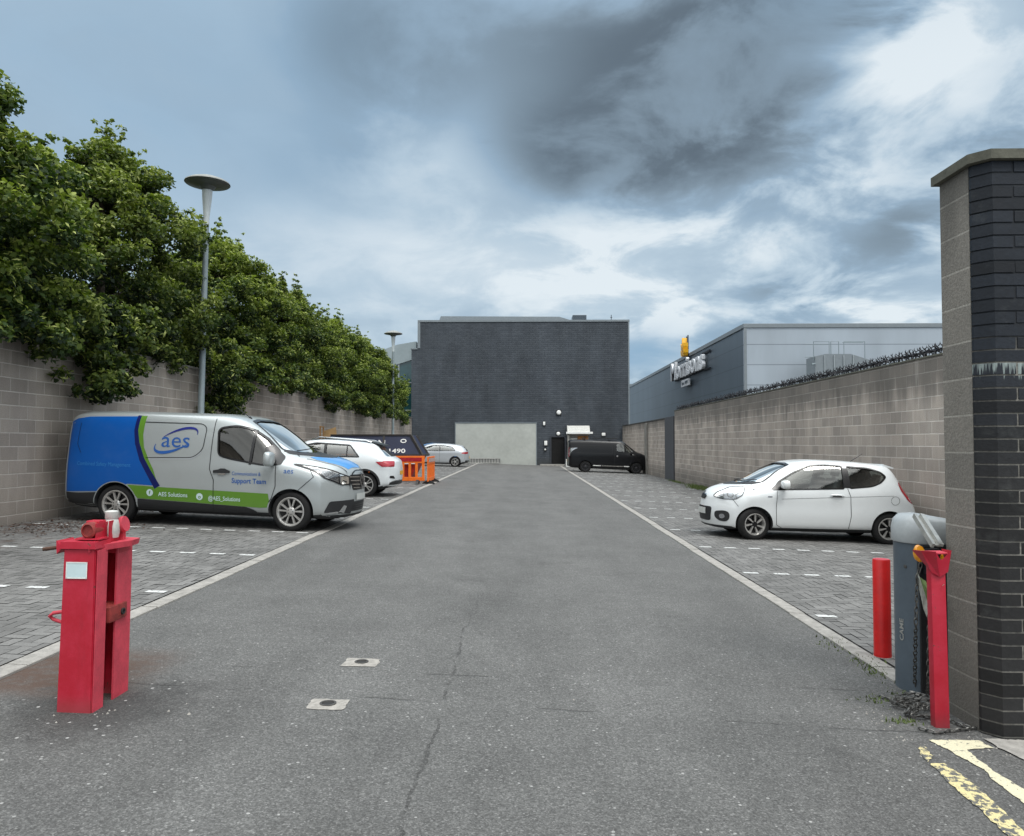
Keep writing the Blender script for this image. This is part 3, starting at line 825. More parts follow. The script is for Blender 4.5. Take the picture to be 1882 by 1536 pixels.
tag(mb.build('kerb', 'kerb'), kind='structure')
# bay dashes: single white blocks set in the paving
mb = MB(); r = random.Random(9)
for k in range(-1, 20):
    Y = 7.57 + 2.5 * k
    for sgn, x0, x1 in ((-1, KL - .16, WL + .2), (1, KR + .16, WR - .3)):
        if k == -1 and sgn > 0: continue
        n = int(abs(x1 - x0) / .4)
        for i in range(n + 1):
            if r.random() < .04: continue
            a = x0 + sgn * .4 * i; b = a + sgn * .195; X0, X1 = min(a, b), max(a, b); jy = r.uniform(-.006, .006)
            mb.add([(X0, Y + jy, gz(X0) + .0155), (X1, Y + jy, gz(X1) + .0155), (X1, Y + jy + .096, gz(X1) + .0155), (X0, Y + jy + .096, gz(X0) + .0155)], [(0, 1, 2, 3)])
tag(mb.build('bay_marking', 'whitemark', fix=False), kind='structure')
# yellow lines outside the gate
def ground_poly(name, mat, polys, dz=.005):
    mb = MB()
    rj = random.Random(len(polys[0]))
    for poly in polys:
        pts_ = []
        for i in range(len(poly)):
            p, q = Vector(poly[i]), Vector(poly[(i + 1) % len(poly)]); n_ = max(1, int((q - p).length / .022)); nr = Vector((-(q - p).y, (q - p).x)).normalized()
            for j in range(n_): pts_.append(p.lerp(q, j / n_) + nr * rj.gauss(0, .0035))
        vs = pts_; mb.add([(v.x, v.y, gz(v.x) + dz) for v in vs], [tuple(range(len(vs)))])
    me = mb.mesh(name, mat, fix=False); bm = bmesh.new(); bm.from_mesh(me); bmesh.ops.triangulate(bm, faces=bm.faces)
    for f in bm.faces:
        if f.normal.z < 0: f.normal_flip()
    bm.to_mesh(me); bm.free(); return tag(link(name, me), kind='structure')
def gp(*a): return [tuple(gr(x, y).xy) for x, y in a]
ground_poly('yellow_line', 'yellowmark', [gp((1707, 1361), (1738, 1361), (1800, 1362), (1824, 1375), (1776, 1379), (1800, 1398), (1830, 1421), (1882, 1452), (1990, 1520), (1990, 1545), (1882, 1478), (1822, 1432), (1808, 1415), (1765, 1392), (1742, 1378), (1722, 1370))])
ground_poly('yellow_line_worn', 'yellowworn', [gp((1690, 1372), (1702, 1374), (1714, 1390), (1705, 1402), (1692, 1388)), gp((1710, 1404), (1736, 1404), (1790, 1442), (1830, 1478), (1882, 1530), (1930, 1580), (1896, 1580), (1850, 1535), (1800, 1488), (1752, 1448))])
# concrete footing outside the brick wall
ground_poly('kerb_outside', 'kerb', [gp((1808, 1359)) + [(6.9, 4.44), (6.9, 3.75), (3.3, 3.75)] + gp((1882, 1398), (1836, 1376))], .008)
# concrete keep blocks of the drop bolts
for k, (cx, cy, sz) in enumerate(((-1.17, 5.52, .125), (-1.185, 4.64, .115))):
    mb = MB(); r = random.Random(k + 2)
    pts = []
    for i in range(24):
        a = 2 * math.pi * i / 24; m_ = 1 / max(abs(math.cos(a)), abs(math.sin(a))); q = sz * m_ * (1 + r.uniform(-.09, .05))
        pts.append((cx + q * math.cos(a), cy + .8 * q * math.sin(a) ))
    hole = [(cx + .042 * math.cos(2 * math.pi * i / 24), cy + .045 * math.sin(2 * math.pi * i / 24)) for i in range(24)]
    for p in pts: mb.v.append((p[0], p[1], gz(p[0]) + .004))
    for p in hole: mb.v.append((p[0], p[1], gz(p[0]) + .009))
    for i in range(24): mb.f.append((i, (i + 1) % 24, 24 + (i + 1) % 24, 24 + i)); mb.m.append(0)
    o = mb.build('bolt_socket', 'concrete', fix=False)
    tag(o, ['square concrete patch with bolt hole, farther up the road', 'ragged concrete patch with bolt hole, nearer the gate line'][k], 'bolt socket', 'concrete bolt sockets in the road')
    mb = MB(); z0 = gz(cx)
    mb.lathe([(.05, z0 + .007), (.05, z0 + .013), (.038, z0 + .013), (.036, z0 + .0045)], 24, 0, Matrix.Translation((cx, cy, 0)), caps=False)
    mb.lathe([(.037, z0 + .0055), (0, z0 + .0055)], 24, 1, Matrix.Translation((cx, cy, 0)), caps=False)
    mb.build('socket_ring', ['castiron', 'hole'], o, smooth=30)
# stones / litter lying on the tarmac
mb = MB(); r = random.Random(21)
for i in range(115):
    if i < 16: a = r.uniform(0, 6.28); q = abs(r.gauss(0, .33)); x, y = -2.45 + q * math.cos(a), 4.33 + .55 * q * math.sin(a)
    elif i < 110: x, y = r.uniform(2.1, 2.7), r.uniform(4.2, 5.0)
    else: x, y = r.uniform(-2.8, 2.5), r.uniform(3.1, 9)
    s_ = r.uniform(.003, .009) * (1 if i > 5 else 1.5); ra = r.uniform(0, 3)
    vs = [(x + s_ * math.cos(ra + k * 1.57) * r.uniform(.6, 1.3), y + s_ * math.sin(ra + k * 1.57) * r.uniform(.6, 1.3), gz(x) - .001) for k in range(4)] + [(x, y, gz(x) + s_ * .9)]
    mb.add(vs, [(0, 1, 4), (1, 2, 4), (2, 3, 4), (3, 0, 4)])
tag(mb.build('loose_chippings', 'concrete'), 'pale chippings scattered over the tarmac', 'chippings', kind='stuff')

# weeds
def weeds(name, spots, label, seed):
    r = random.Random(seed); mb = MB()
    for (x, y, rx, ry, n, h) in spots:
        for _ in range(n):
            a = r.gauss(0, .5) * rx; b = r.gauss(0, .5) * ry; X, Y = x + a, y + b; hh = h * r.uniform(.3, 1.2); t = r.uniform(0, 6.28); w = r.uniform(.003, .008) * (1 + h * 4)
            lx, ly = r.gauss(0, .5) * hh, r.gauss(0, .5) * hh; z = gz(X)
            mb.add([(X - w * math.cos(t), Y - w * math.sin(t), z), (X + w * math.cos(t), Y + w * math.sin(t), z), (X + lx * .5 + w * .7, Y + ly * .5, z + hh * .6), (X + lx, Y + ly, z + hh)], [(0, 1, 2), (0, 2, 3)])
    o = mb.build(name, 'grass', fix=False); tag(o, label, 'weeds', kind='stuff')
weeds('kerb_weeds', [(2.62, 6.55, .12, .25, 70, .03), (2.66, 6.0, .1, .25, 80, .035), (2.6, 5.75, .08, .2, 50, .03), (2.33, 5.1, .14, .1, 50, .02), (2.30, 4.72, .1, .05, 60, .025), (2.55, 5.3, .1, .1, 25, .02)], 'low green weeds along the kerb joint', 1)
weeds('wall_weeds', [(7.1, 31, .35, 1.6, 900, .16), (7.2, 36, .2, 2.2, 380, .10), (7.2, 26, .12, 2.5, 200, .06)], 'green weeds at the foot of the right hand wall', 2)
# leaf litter by the left wall
mb = MB(); r = random.Random(3)
for _ in range(900):
    x = WL + abs(r.gauss(0, .8)) + .03; y = r.uniform(11.0, 24); 
    if r.random() < .5: x, y = r.gauss(-7.4, .55), r.gauss(12.3, .5)
    if x < WL + .02: continue
    s_ = r.uniform(.015, .035); a = r.uniform(0, 6.28); z = gz(x) + .018
    mb.add([(x + s_ * math.cos(a), y + s_ * math.sin(a), z), (x + s_ * .5 * math.cos(a + 1.57), y + s_ * .5 * math.sin(a + 1.57), z + r.uniform(0, .012)), (x - s_ * math.cos(a), y - s_ * math.sin(a), z), (x - s_ * .5 * math.cos(a + 1.57), y - s_ * .5 * math.sin(a + 1.57), z + r.uniform(0, .012))], [(0, 1, 2, 3)])
tag(mb.build('leaf_litter', 'rust', fix=False), 'brown dead leaves under the trees', 'leaf litter', kind='stuff')

# ================================================================== WALLS
w = thing('boundary_wall', (WL, 30, gz(WL)), 'long concrete block wall on the left under the overhanging trees', 'wall')
def inv(o): 
    bpy.context.view_layer.update(); return o.matrix_world.inverted()
def world_part(mb, name, mat, parent, **k):
    o = mb.build(name, mat, parent, **k); o.matrix_parent_inverse = Matrix.Translation(parent.location).inverted() if parent.rotation_euler.x == 0 and parent.rotation_euler.z == 0 and parent.rotation_euler.y == 0 else inv(parent)
    return o
mb = MB(); mb.box((WL - .25, 2.0, -.3), (WL, 56.85, 3.5)); world_part(mb, 'blockwork', 'block_l', w)
mb = MB(); y = 2.0; r = random.Random(2)
while y < 56.7:
    mb.box((WL - .29, y + .003, 3.503), (WL + .035, min(y + .9, 56.85) - .003, 3.553 + r.uniform(-.004, .004)), bev=.006); y += .9
world_part(mb, 'coping', 'coping', w)
w = thing('boundary_wall', (WR, 28, gz(WR)), 'long concrete block wall on the right topped with black spikes', 'wall')
mb = MB(); mb.box((WR, 4.98, -.5), (WR + .25, 37.3, 3.17)); world_part(mb, 'blockwork', 'block_r', w)
mb = MB(); mb.box((WR - .02, 4.99, 3.173), (WR + .28, 37.35, 3.205), bev=.005); world_part(mb, 'coping', 'coping_d', w)
mb = MB(); mb.box((WR - .06, 37.303, -.5), (WR + .29, 39.6, 2.93)); world_part(mb, 'end_pier', 'cone', w)
w = thing('boundary_wall', (WR, 48, gz(WR)), 'lower weathered wall at the far right beside the black van', 'wall')
mb = MB(); mb.box((WR, 39.61, -.5), (WR + .25, 56.9, 2.86)); world_part(mb, 'blockwork', 'block_r', w)
mb = MB(); mb.box((WR - .03, 39.62, 2.863), (WR + .28, 56.85, 2.93), bev=.01); world_part(mb, 'coping', 'coping_b', w)
mb = MB(); mb.box((WR - .1, 45.2, -.5), (WR - .003, 46.0, 2.82)); world_part(mb, 'buttress', 'coping', w)

# rotating spikes on the right wall
w = thing('spike_barrier', (WR + .1, 21, 3.2), 'black rotating anti-climb spikes along the right wall top', 'wall spikes')
mb = MB()
y = 5.2
while y < 37.2:
    mb.bar((WR + .1, y, 3.20), (WR + .1, y, 3.30), .02, .02); y += 1.8
mb.tube([(WR + .1, 5.0, 3.30), (WR + .1, 37.2, 3.30)], .017, 8)
world_part(mb, 'bar', 'spike', w)
protos = []
for q in range(3):
    mb = MB(); r = random.Random(40 + q); np_ = 6
    for k in range(np_):
        a = 2 * math.pi * k / np_ + r.uniform(-.2, .2); ax_ = r.uniform(-.05, .05)
        d = Vector((math.cos(a), 0, math.sin(a))); e = Vector((-math.sin(a), 0, math.cos(a)))
        p = [d * .012, d * .06 + Vector((0, ax_ * .4, 0)), d * .098 + e * .03 + Vector((0, ax_, 0)), d * .135 + e * .02 + Vector((0, ax_ * 1.3, 0))]
        mb.tube(p, [.013, .011, .009, .002], 5); p2 = [d * .06, d * .092 - e * .032 - Vector((0, ax_, 0)), d * .122 - e * .042]
        mb.tube(p2, [.010, .008, .002], 5)
    mb.lathe([(.03, -.05), (.03, .05)], 8, 0, Matrix.Rotation(math.pi / 2, 4, 'X'))
    protos.append(mb.mesh('spike_wheel', 'spike'))
r = random.Random(77); y = 5.25
n = 0
while n < 98:
    o = link('spike_wheel', protos[n % 3], w); o.location = (0, y - 21, .10); o.rotation_euler = (0, r.uniform(0, 6), 0); n += 1
    y += .19 if y < 15 else (.30 if y < 22 else .62)
mb = MB(); y = 15.2; r = random.Random(6)
while y < 37.1:
    for k in range(5):
        a = r.uniform(0, 6.28); d = Vector((math.cos(a), r.uniform(-.3, .3), math.sin(a))); c = Vector((WR + .1, y + r.uniform(-.04, .04), 3.30))
        mb.tube([c, c + d * .07, c + d * .13 + Vector((0, .02, .01))], [.012, .009, .002], 4)
    y += .2
o = world_part(mb, 'small_spikes', 'spike', w); o['kind'] = 'stuff'

# gate-side front wall: dark engineering brick outside, block inside
w = thing('gate_wall', (4.5, 4.75, gz(4.5)), 'black brick gate wall with a block end at the right edge', 'wall')
X0 = 2.695; YB, YF = 4.93, 4.50
mb = MB(); mb.box((X0, 4.615, -.4), (6.9, YB, 3.29)); world_part(mb, 'block_core', 'block_pier', w)
mb = MB(); e = .005
mb.prism([(X0 + .006, 4.613), (X0 + .006, 4.59 + e), (X0 + .075 + e * .5, YF + e), (6.9, YF + e), (6.9, 4.613)], -.4, 3.29, 'z'); world_part(mb, 'mortar', 'mortar', w)
mb = MB(); tone = []; r = random.Random(11); z = -.30; row = 0
while z < 3.27:
    zt = min(z + .065, 3.288)
    c = r.uniform(-.002, .002)
    # splayed corner special (plan: left return, 45 degree face, front)
    xe = X0 + .075 + (.115 if row % 2 else .225)
    k0 = len(mb.f)
    mb.prism([(X0 + .001, 4.611), (X0 + .001 + c, 4.588), (X0 + .074, YF + c), (xe, YF + c), (xe, 4.55), (xe, 4.611)], z, zt, 'z'); tone += [r.random()] * (len(mb.f) - k0)
    x = xe + .010
    while x < 6.85:
        k0 = len(mb.f); j = r.uniform(-.0025, .0025); h = r.uniform(-.002, .002)
        mb.box((x + r.uniform(0, .003), YF + j, z + h), (min(x + .215, 6.89), 4.605, zt + h), bev=.003); tone += [r.random()] * (len(mb.f) - k0)
        x += .225
    z += .075; row += 1
o = world_part(mb, 'brick_skin', 'ebrick', w); a_ = o.data.attributes.new('tone', 'FLOAT', 'FACE'); a_.data.foreach_set('value', tone)
mb = MB(); mb.prism([(X0 - .035, YB + .04), (X0 - .035, 4.56), (X0 + .05, YF - .035), (6.92, YF - .035), (6.92, YB + .04)], 3.293, 3.35, 'z'); world_part(mb, 'coping', 'coping_d', w)

# ================================================================== BACK BUILDING
FY = 57.0
b = thing('commercial_building', (0, FY, 0), 'tall windowless dark slate building closing the end of the yard', 'building')
mb = MB(); mb.box((-7.95, FY, -1), (7.86, FY + 26, 10.72)); mb.box((-8.46, FY, -1), (-7.953, FY + 26, 8.66)); world_part(mb, 'wall', 'facade', b)
mb = MB(); mb.box((-8.0, FY - .05, 10.723), (7.92, FY + 26, 10.87)); mb.box((-8.0, FY - .04, 8.75), (-7.80, FY - .003, 10.72)); mb.box((-8.52, FY - .05, 8.663), (-8.003, FY + 26, 8.76)); mb.box((7.80, FY - .04, 2.9), (7.90, FY - .003, 10.72)); world_part(mb, 'parapet_trim', 'trim', b)
mb = MB(); mb.prism([(-6.5, 10.87), (-6.35, 11.30), (2.7, 11.24), (3.8, 10.9), (3.8, 10.87)], FY + .8, FY + 14, 'y'); world_part(mb, 'roof', 'trim', b)
mb = MB(); mb.box((3.7, FY + .6, 10.873), (4.75, FY + 2, 11.34), bev=.02)
for k in range(5): mb.box((3.74, FY + .585, 10.93 + k * .08), (4.71, FY + .598, 10.97 + k * .08))
world_part(mb, 'plant_box', 'cabgrey', b)
mb = MB(); mb.tube([(6.6, FY + .4, 10.85), (6.6, FY + .4, 11.3)], .025, 6); mb.tube([(6.52, FY + .4, 11.1), (6.68, FY + .4, 11.1)], .02, 6); world_part(mb, 'aerial', 'spike', b)
mb = MB(); mb.box((-5.1, FY - .12, -.2), (.90, FY - .003, 3.08)); sh = world_part(mb, 'infill_panel', 'shutter', b)
mb = MB(); mb.box((-5.17, FY - .14, -.2), (-5.103, FY - .003, 3.15)); mb.box((.903, FY - .14, -.2), (.96, FY - .003, 3.15)); mb.box((-5.1, FY - .14, 3.083), (.9, FY - .003, 3.15)); world_part(mb, 'panel_edging', 'trim', b)
mb = MB(); mb.box((2.05, FY - .03, 0.06), (3.02, FY - .003, 2.05)); d = world_part(mb, 'doorway', 'door', b)
mb = MB(); mb.box((1.95, FY - .1, .0), (2.047, FY - .003, 2.15)); mb.box((3.023, FY - .1, 0), (3.12, FY - .003, 2.15)); mb.box((2.05, FY - .1, 2.053), (3.02, FY - .003, 2.15)); world_part(mb, 'door_frame', 'doorp', b)
mb = MB(); mb.box((3.05, FY - .95, .05), (3.10, FY - .11, 2.02)); dd = world_part(mb, 'door', 'doorp', b)
mb = MB(); mb.box((1.2, FY - 1.2, -.08), (3.2, FY - .15, .05)); world_part(mb, 'door_step', 'kerb', b)
mb = MB(); mb.prism([(FY - .004, 2.20), (FY - 1.0, 2.28), (FY - 1.0, 2.42), (FY - .5, 2.9), (FY - .004, 2.92)], 3.2, 4.85, 'x'); 
cn = world_part(mb, 'canopy', 'whitepl', b)
mb = MB()
for k in range(13): mb.box((3.3 + k * .118, FY - 1.03, 2.42), (3.36 + k * .118, FY - .52, 2.88), mat=None)
mb.v = [(x, y + max(0, (z - 2.42)) * 0, z) for x, y, z in mb.v]
mb = MB(); mb.box((3.1, FY - 1.12, 2.29), (5.05, FY - 1.003, 2.44), bev=.02); c2 = world_part(mb, 'canopy_rail', 'whitelit', b)
mb = MB(); mb.box((3.35, FY - .10, 1.0), (4.80, FY - .003, 2.2)); mb.box((3.2, FY - .9, 0), (3.34, FY - .3, 2.2)); world_part(mb, 'serving_hatch', 'canopy', b)
mb = MB(); mb.box((4.0, FY - .14, 1.55), (4.78, FY - .103, 2.15)); world_part(mb, 'notice', 'osign', b)
mb = MB(); mb.box((3.45, FY - .14, 1.68), (3.97, FY - .103, 2.0), bev=.01); world_part(mb, 'notice', 'whitelit', b)
# stained band on the facade is in the material; small fittings are things of their own
def fitting(px, py, label, w_, h_, cat='wall light', kind='dome'):
    p = at(px, py, FY)
    t_ = thing('wall_light' if cat == 'wall light' else 'alarm_box' if cat == 'alarm box' else 'notice_plate', (p.x, FY - .06, p.z), label, cat, 'small white fittings on the slate facade')
    mb = MB(); mb.box((-w_ / 2 - .03, .0, -h_ / 2 - .03), (w_ / 2 + .03, .057, h_ / 2 + .03)); mb.build('backplate', 'black', t_)
    mb = MB()
    if kind == 'dome': mb.lathe([(w_ / 2, 0), (w_ / 2, .05), (w_ / 3, .11), (0, .12)], 14, 0, Matrix.Rotation(math.pi / 2, 4, 'X'))
    else: mb.box((-w_ / 2, -.08, -h_ / 2), (w_ / 2, -.003, h_ / 2), bev=.015)
    mb.build('cover', 'whitelit', t_, smooth=35)
fitting(1027, 758, 'round white flood light high above the open doorway', .34, .34)
fitting(1000, 778, 'small upright white light above left of the doorway', .16, .26, kind='box')
fitting(1026, 797, 'round white lamp just above the open doorway', .28, .28)
fitting(1109, 798, 'square white box light right of the canopy', .26, .22, kind='box')
fitting(1003, 814, 'white entry panel on the wall left of the doorway', .22, .34, 'alarm box', 'box')
fitting(1002, 826, 'small round white bell below the entry panel', .14, .14, 'alarm box')
# ventilation crates by the panel: low white pallets row
p0 = at(862, 853, 56.2); r = random.Random(1)
t_ = thing('low_fence', (-2.9, 56.3, gz(-2.9)), 'low row of white slatted crates in front of the pale panel', 'crate row')
mb = MB()
for k in range(19): mb.box((-3.95 - (-2.9) + k * .115, -.03, .05), (-3.95 - (-2.9) + k * .115 + .05, 0, .40))
mb.box((-1.1, -.05, .02), (1.12, .03, .07)); mb.box((-1.1, -.05, .37), (1.12, .03, .42)); mb.build('slats', 'whitepl', t_)
mb = MB(); mb.box((-1.1, .04, .0), (1.12, .5, .36)); mb.build('crate_body', 'seat', t_)
t_ = thing('plastic_crate', (3.22, 55.6, gz(3.2)), 'white plastic crate standing by the open doorway', 'crate')
mb = MB(); mb.box((-.17, -.2, 0), (.17, .2, .55), bev=.02); mb.build('crate_body', 'whitelit', t_)
mb = MB(); 
for k in range(4): mb.box((-.13, -.206, .08 + k * .12), (.13, -.201, .12 + k * .12))
mb.build('slots', 'plastic', t_)

# glass fronted building at the left behind the trees
b = thing('glass_building', (-10, 61, 0), 'teal glazed building with pale curved roof behind the left trees', 'building')
mb = MB(); mb.box((-13, 60, -1), (-8.6, 80, 8.3)); world_part(mb, 'glazing', 'curtain', b)
mb = MB()
for x in (-8.62, -9.9, -11.2, -12.5): mb.box((x - .06, 59.9, -1), (x + .06, 59.997, 8.3))
for z in (2, 4.2, 6.4): mb.box((-13, 59.93, z - .05), (-8.56, 59.994, z + .05))
world_part(mb, 'mullions', 'mullion', b)
mb = MB(); pts = [(-13.6, 7.0), (-12.6, 8.1), (-11.4, 8.9), (-10, 9.4), (-8.52, 9.65)]
mb.prism(pts + [(-8.52, 8.3), (-13.6, 8.3 - 1.6)], 59.86, 80, 'y'); world_part(mb, 'roof', 'roofwhite', b)

# supermarket shed on the right
b = thing('retail_shed', (20, 47, 0), 'large grey metal clad retail shed behind the right wall', 'building')
mx = 13.6
mb = MB(); mb.box((mx, 47.0, -1), (60, 47.3, 8.72)); world_part(mb, 'front_cladding', 'clad_front', b)
mb = MB(); mb.box((mx, 47.303, -1), (mx + .3, 112, 8.72)); mb.box((mx + .303, 47.303, 7.9), (60, 112, 8.2)); world_part(mb, 'side_cladding', 'clad_side', b)
mb = MB(); mb.box((mx - .08, 46.93, 8.723), (60, 47.5, 8.98), bev=.02); mb.box((mx - .08, 47.503, 8.723), (mx + .5, 112, 8.98)); mb.box((mx - .05, 46.95, -1), (mx + .12, 46.997, 8.72)); world_part(mb, 'parapet_trim', 'trim', b)
b = thing('distant_building', (14, 120, 0), 'pale low building far off between the slate building and the shed', 'building')
mb = MB(); mb.box((9.0, 120, -1), (22, 130, 10.6)); world_part(mb, 'wall', 'roofwhite', b)
mb = MB(); mb.box((8.8, 119.8, 10.603), (22, 130, 10.9)); world_part(mb, 'roof_edge', 'trim', b)
# rooftop stair housing with rails
b = thing('stair_housing', (19, 44.6, 0), 'grey metal plant housing with guard rails in front of the shed', 'plant housing')
zt = 6.75
mb = MB(); mb.prism([(16.85, 3), (16.85, zt - .12), (17.4, zt + .02), (18.9, zt + .02), (21.3, zt - .75), (21.3, 3)], 44.2, 45.6, 'y'); world_part(mb, 'housing', 'trim', b)
mb = MB()
for x in (17.35, 17.9, 18.45, 19.0): mb.box((x, 44.14, 3.1), (x + .05, 44.197, zt - .05))
world_part(mb, 'ribs', 'mullion', b)
mb = MB()
for (xa, xb) in ((16.8, 17.7), (17.8, 18.25), (18.55, 19.75)):
    mb.tube([(xa, 44.3, zt - .3), (xa, 44.3, zt + .75), (xb, 44.3, zt + .75), (xb, 44.3, zt - .3)], .028, 6)
mb.tube([(16.3, 44.3, zt + .6), (17.7, 44.3, zt + .6)], .022, 6); mb.tube([(18.55, 44.5, zt + .72), (19.75, 44.5, zt + .72)], .022, 6)
mb.tube([(16.3, 44.3, zt - .15), (16.9, 44.3, zt - .15)], .022, 6)
mb.tube([(16.85, 44.2, zt - .55), (16.6, 44.1, zt - .6), (16.6, 44.1, zt - .5)], .05, 6)
world_part(mb, 'guard_rail', 'lampost', b)

# shop sign on the shed side
sg = thing('shop_sign', (mx - .1, 62.5, 7.9), 'white Morrisons letters with yellow leaf emblem on the shed side', 'sign')
def sign_text(txt, h, yc, zc, fit, name, depth=.22, bold=.02, X=mx - .42):
    mb = MB()
    for q in text2d(txt, h, bold, 0, 0, fit=fit):
        # text u runs towards -Y (seen from the yard)
        k = len(q); vs = [(X, yc - u, zc + v) for u, v in q] + [(X + depth, yc - u, zc + v) for u, v in q]
        mb.add(vs, [tuple(range(k)), tuple(range(2 * k - 1, k - 1, -1))] + [(i, i + k, (i + 1) % k + k, (i + 1) % k) for i in range(k)])
    return mb
mb = sign_text('Morrisons', 1.55, 62.4, 7.9, 12.2, 'l'); world_part(mb, 'lettering', 'letter', sg)
mb = MB(); mb.box((mx - .16, 57.3, 7.08), (mx - .05, 68, 7.20)); mb.box((mx - .16, 55.3, 8.28), (mx - .05, 57.6, 8.42)); mb.box((mx - .16, 55.2, 7.02), (mx - .05, 57.2, 7.12))
world_part(mb, 'mounting_rail', 'spike', sg)
mb = MB(); mb.box((mx - .34, 61.5, 6.3), (mx - .2, 64.4, 6.86)); pl = world_part(mb, 'slogan_plate', 'letter', sg)
mb = sign_text('Since 1899', .26, 62.95, 6.6, 2.3, 'l', .02, 0, mx - .365); o = world_part(mb, 'lettering', 'cabgrey', sg)
mb = MB()
def petal(y0, z0, y1, z1, w_):
    a = Vector((0, y0, z0)); b_ = Vector((0, y1, z1)); d = (b_ - a); n_ = Vector((0, -d.z, d.y)).normalized()
    L_ = [a, a + d * .3 + n_ * w_, a + d * .7 + n_ * w_ * .8, b_, a + d * .7 - n_ * w_ * .8, a + d * .3 - n_ * w_]
    mb.add([v + Vector((mx - .55, 0, 0)) for v in L_] + [v + Vector((mx - .15, 0, 0)) for v in L_], [tuple(range(6)), tuple(range(11, 5, -1))] + [(i, i + 6, (i + 1) % 6 + 6, (i + 1) % 6) for i in range(6)])
cy_ = 62.9
petal(cy_, 8.85, cy_, 10.3, .17)
for s_ in (-1, 1):
    petal(cy_ + s_ * .12, 8.75, cy_ + s_ * .62, 9.3, .17); petal(cy_ + s_ * .12, 9.15, cy_ + s_ * .5, 9.85, .15)
world_part(mb, 'leaf_emblem', 'yellow', sg)
mb = MB(); mb.box((mx - .14, cy_ - .5, 8.1), (mx - .09, cy_ + .5, 8.95)); mb.bar((mx - .1, cy_ - .25, 8.9), (mx - .1, cy_ - .25, 10.5), .08, .08); mb.bar((mx - .1, cy_ + .25, 8.9), (mx - .1, cy_ + .25, 10.45), .08, .08)
world_part(mb, 'emblem_bracket', 'spike', sg)

# ================================================================== LAMPS
def lamp(x, y, lean, label, h=7.75):
    t_ = thing('street_lamp', (x, y, gz(x)), label, 'street lamp', 'saucer topped street lamps along the left wall', rot=(0, lean, 0))
    mb = MB(); mb.lathe([(.11, 0), (.11, 1.3), (.078, 1.36), (.066, h - 1.1), (.066, h - 1.0)], 16); mb.build('pole', 'lampost', t_, smooth=30)
    mb = MB(); mb.lathe([(.068, h - .997), (.072, h - .8), (.115, h - .32), (.125, h - .12)], 16); mb.build('lamp_funnel', 'lampglass', t_, smooth=30)
    mb = MB(); mb.lathe([(.54, h + .05), (.53, h + .075), (.44, h + .13), (.25, h + .20), (.12, h + .235), (0, h + .24)], 32, 0, None, caps=False)
    mb.lathe([(0, h - .115), (.13, h - .11), (.2, h - .03), (.52, h + .03), (.54, h + .047)], 32, 1, None, caps=False)
    mb.build('lamp_shade', ['lamphead', 'lampdark'], t_, smooth=35)
    mb = MB(); mb.box((-.05, -.125, .4), (.05, -.10, .9)); mb.build('access_door', 'lampost', t_)
lamp(-7.98, 18.6, R_(.9), 'near street lamp rising between the trees behind the blue and silver van')
lamp(-7.7, 44.6, 0, 'far street lamp beside the last tree near the slate building')

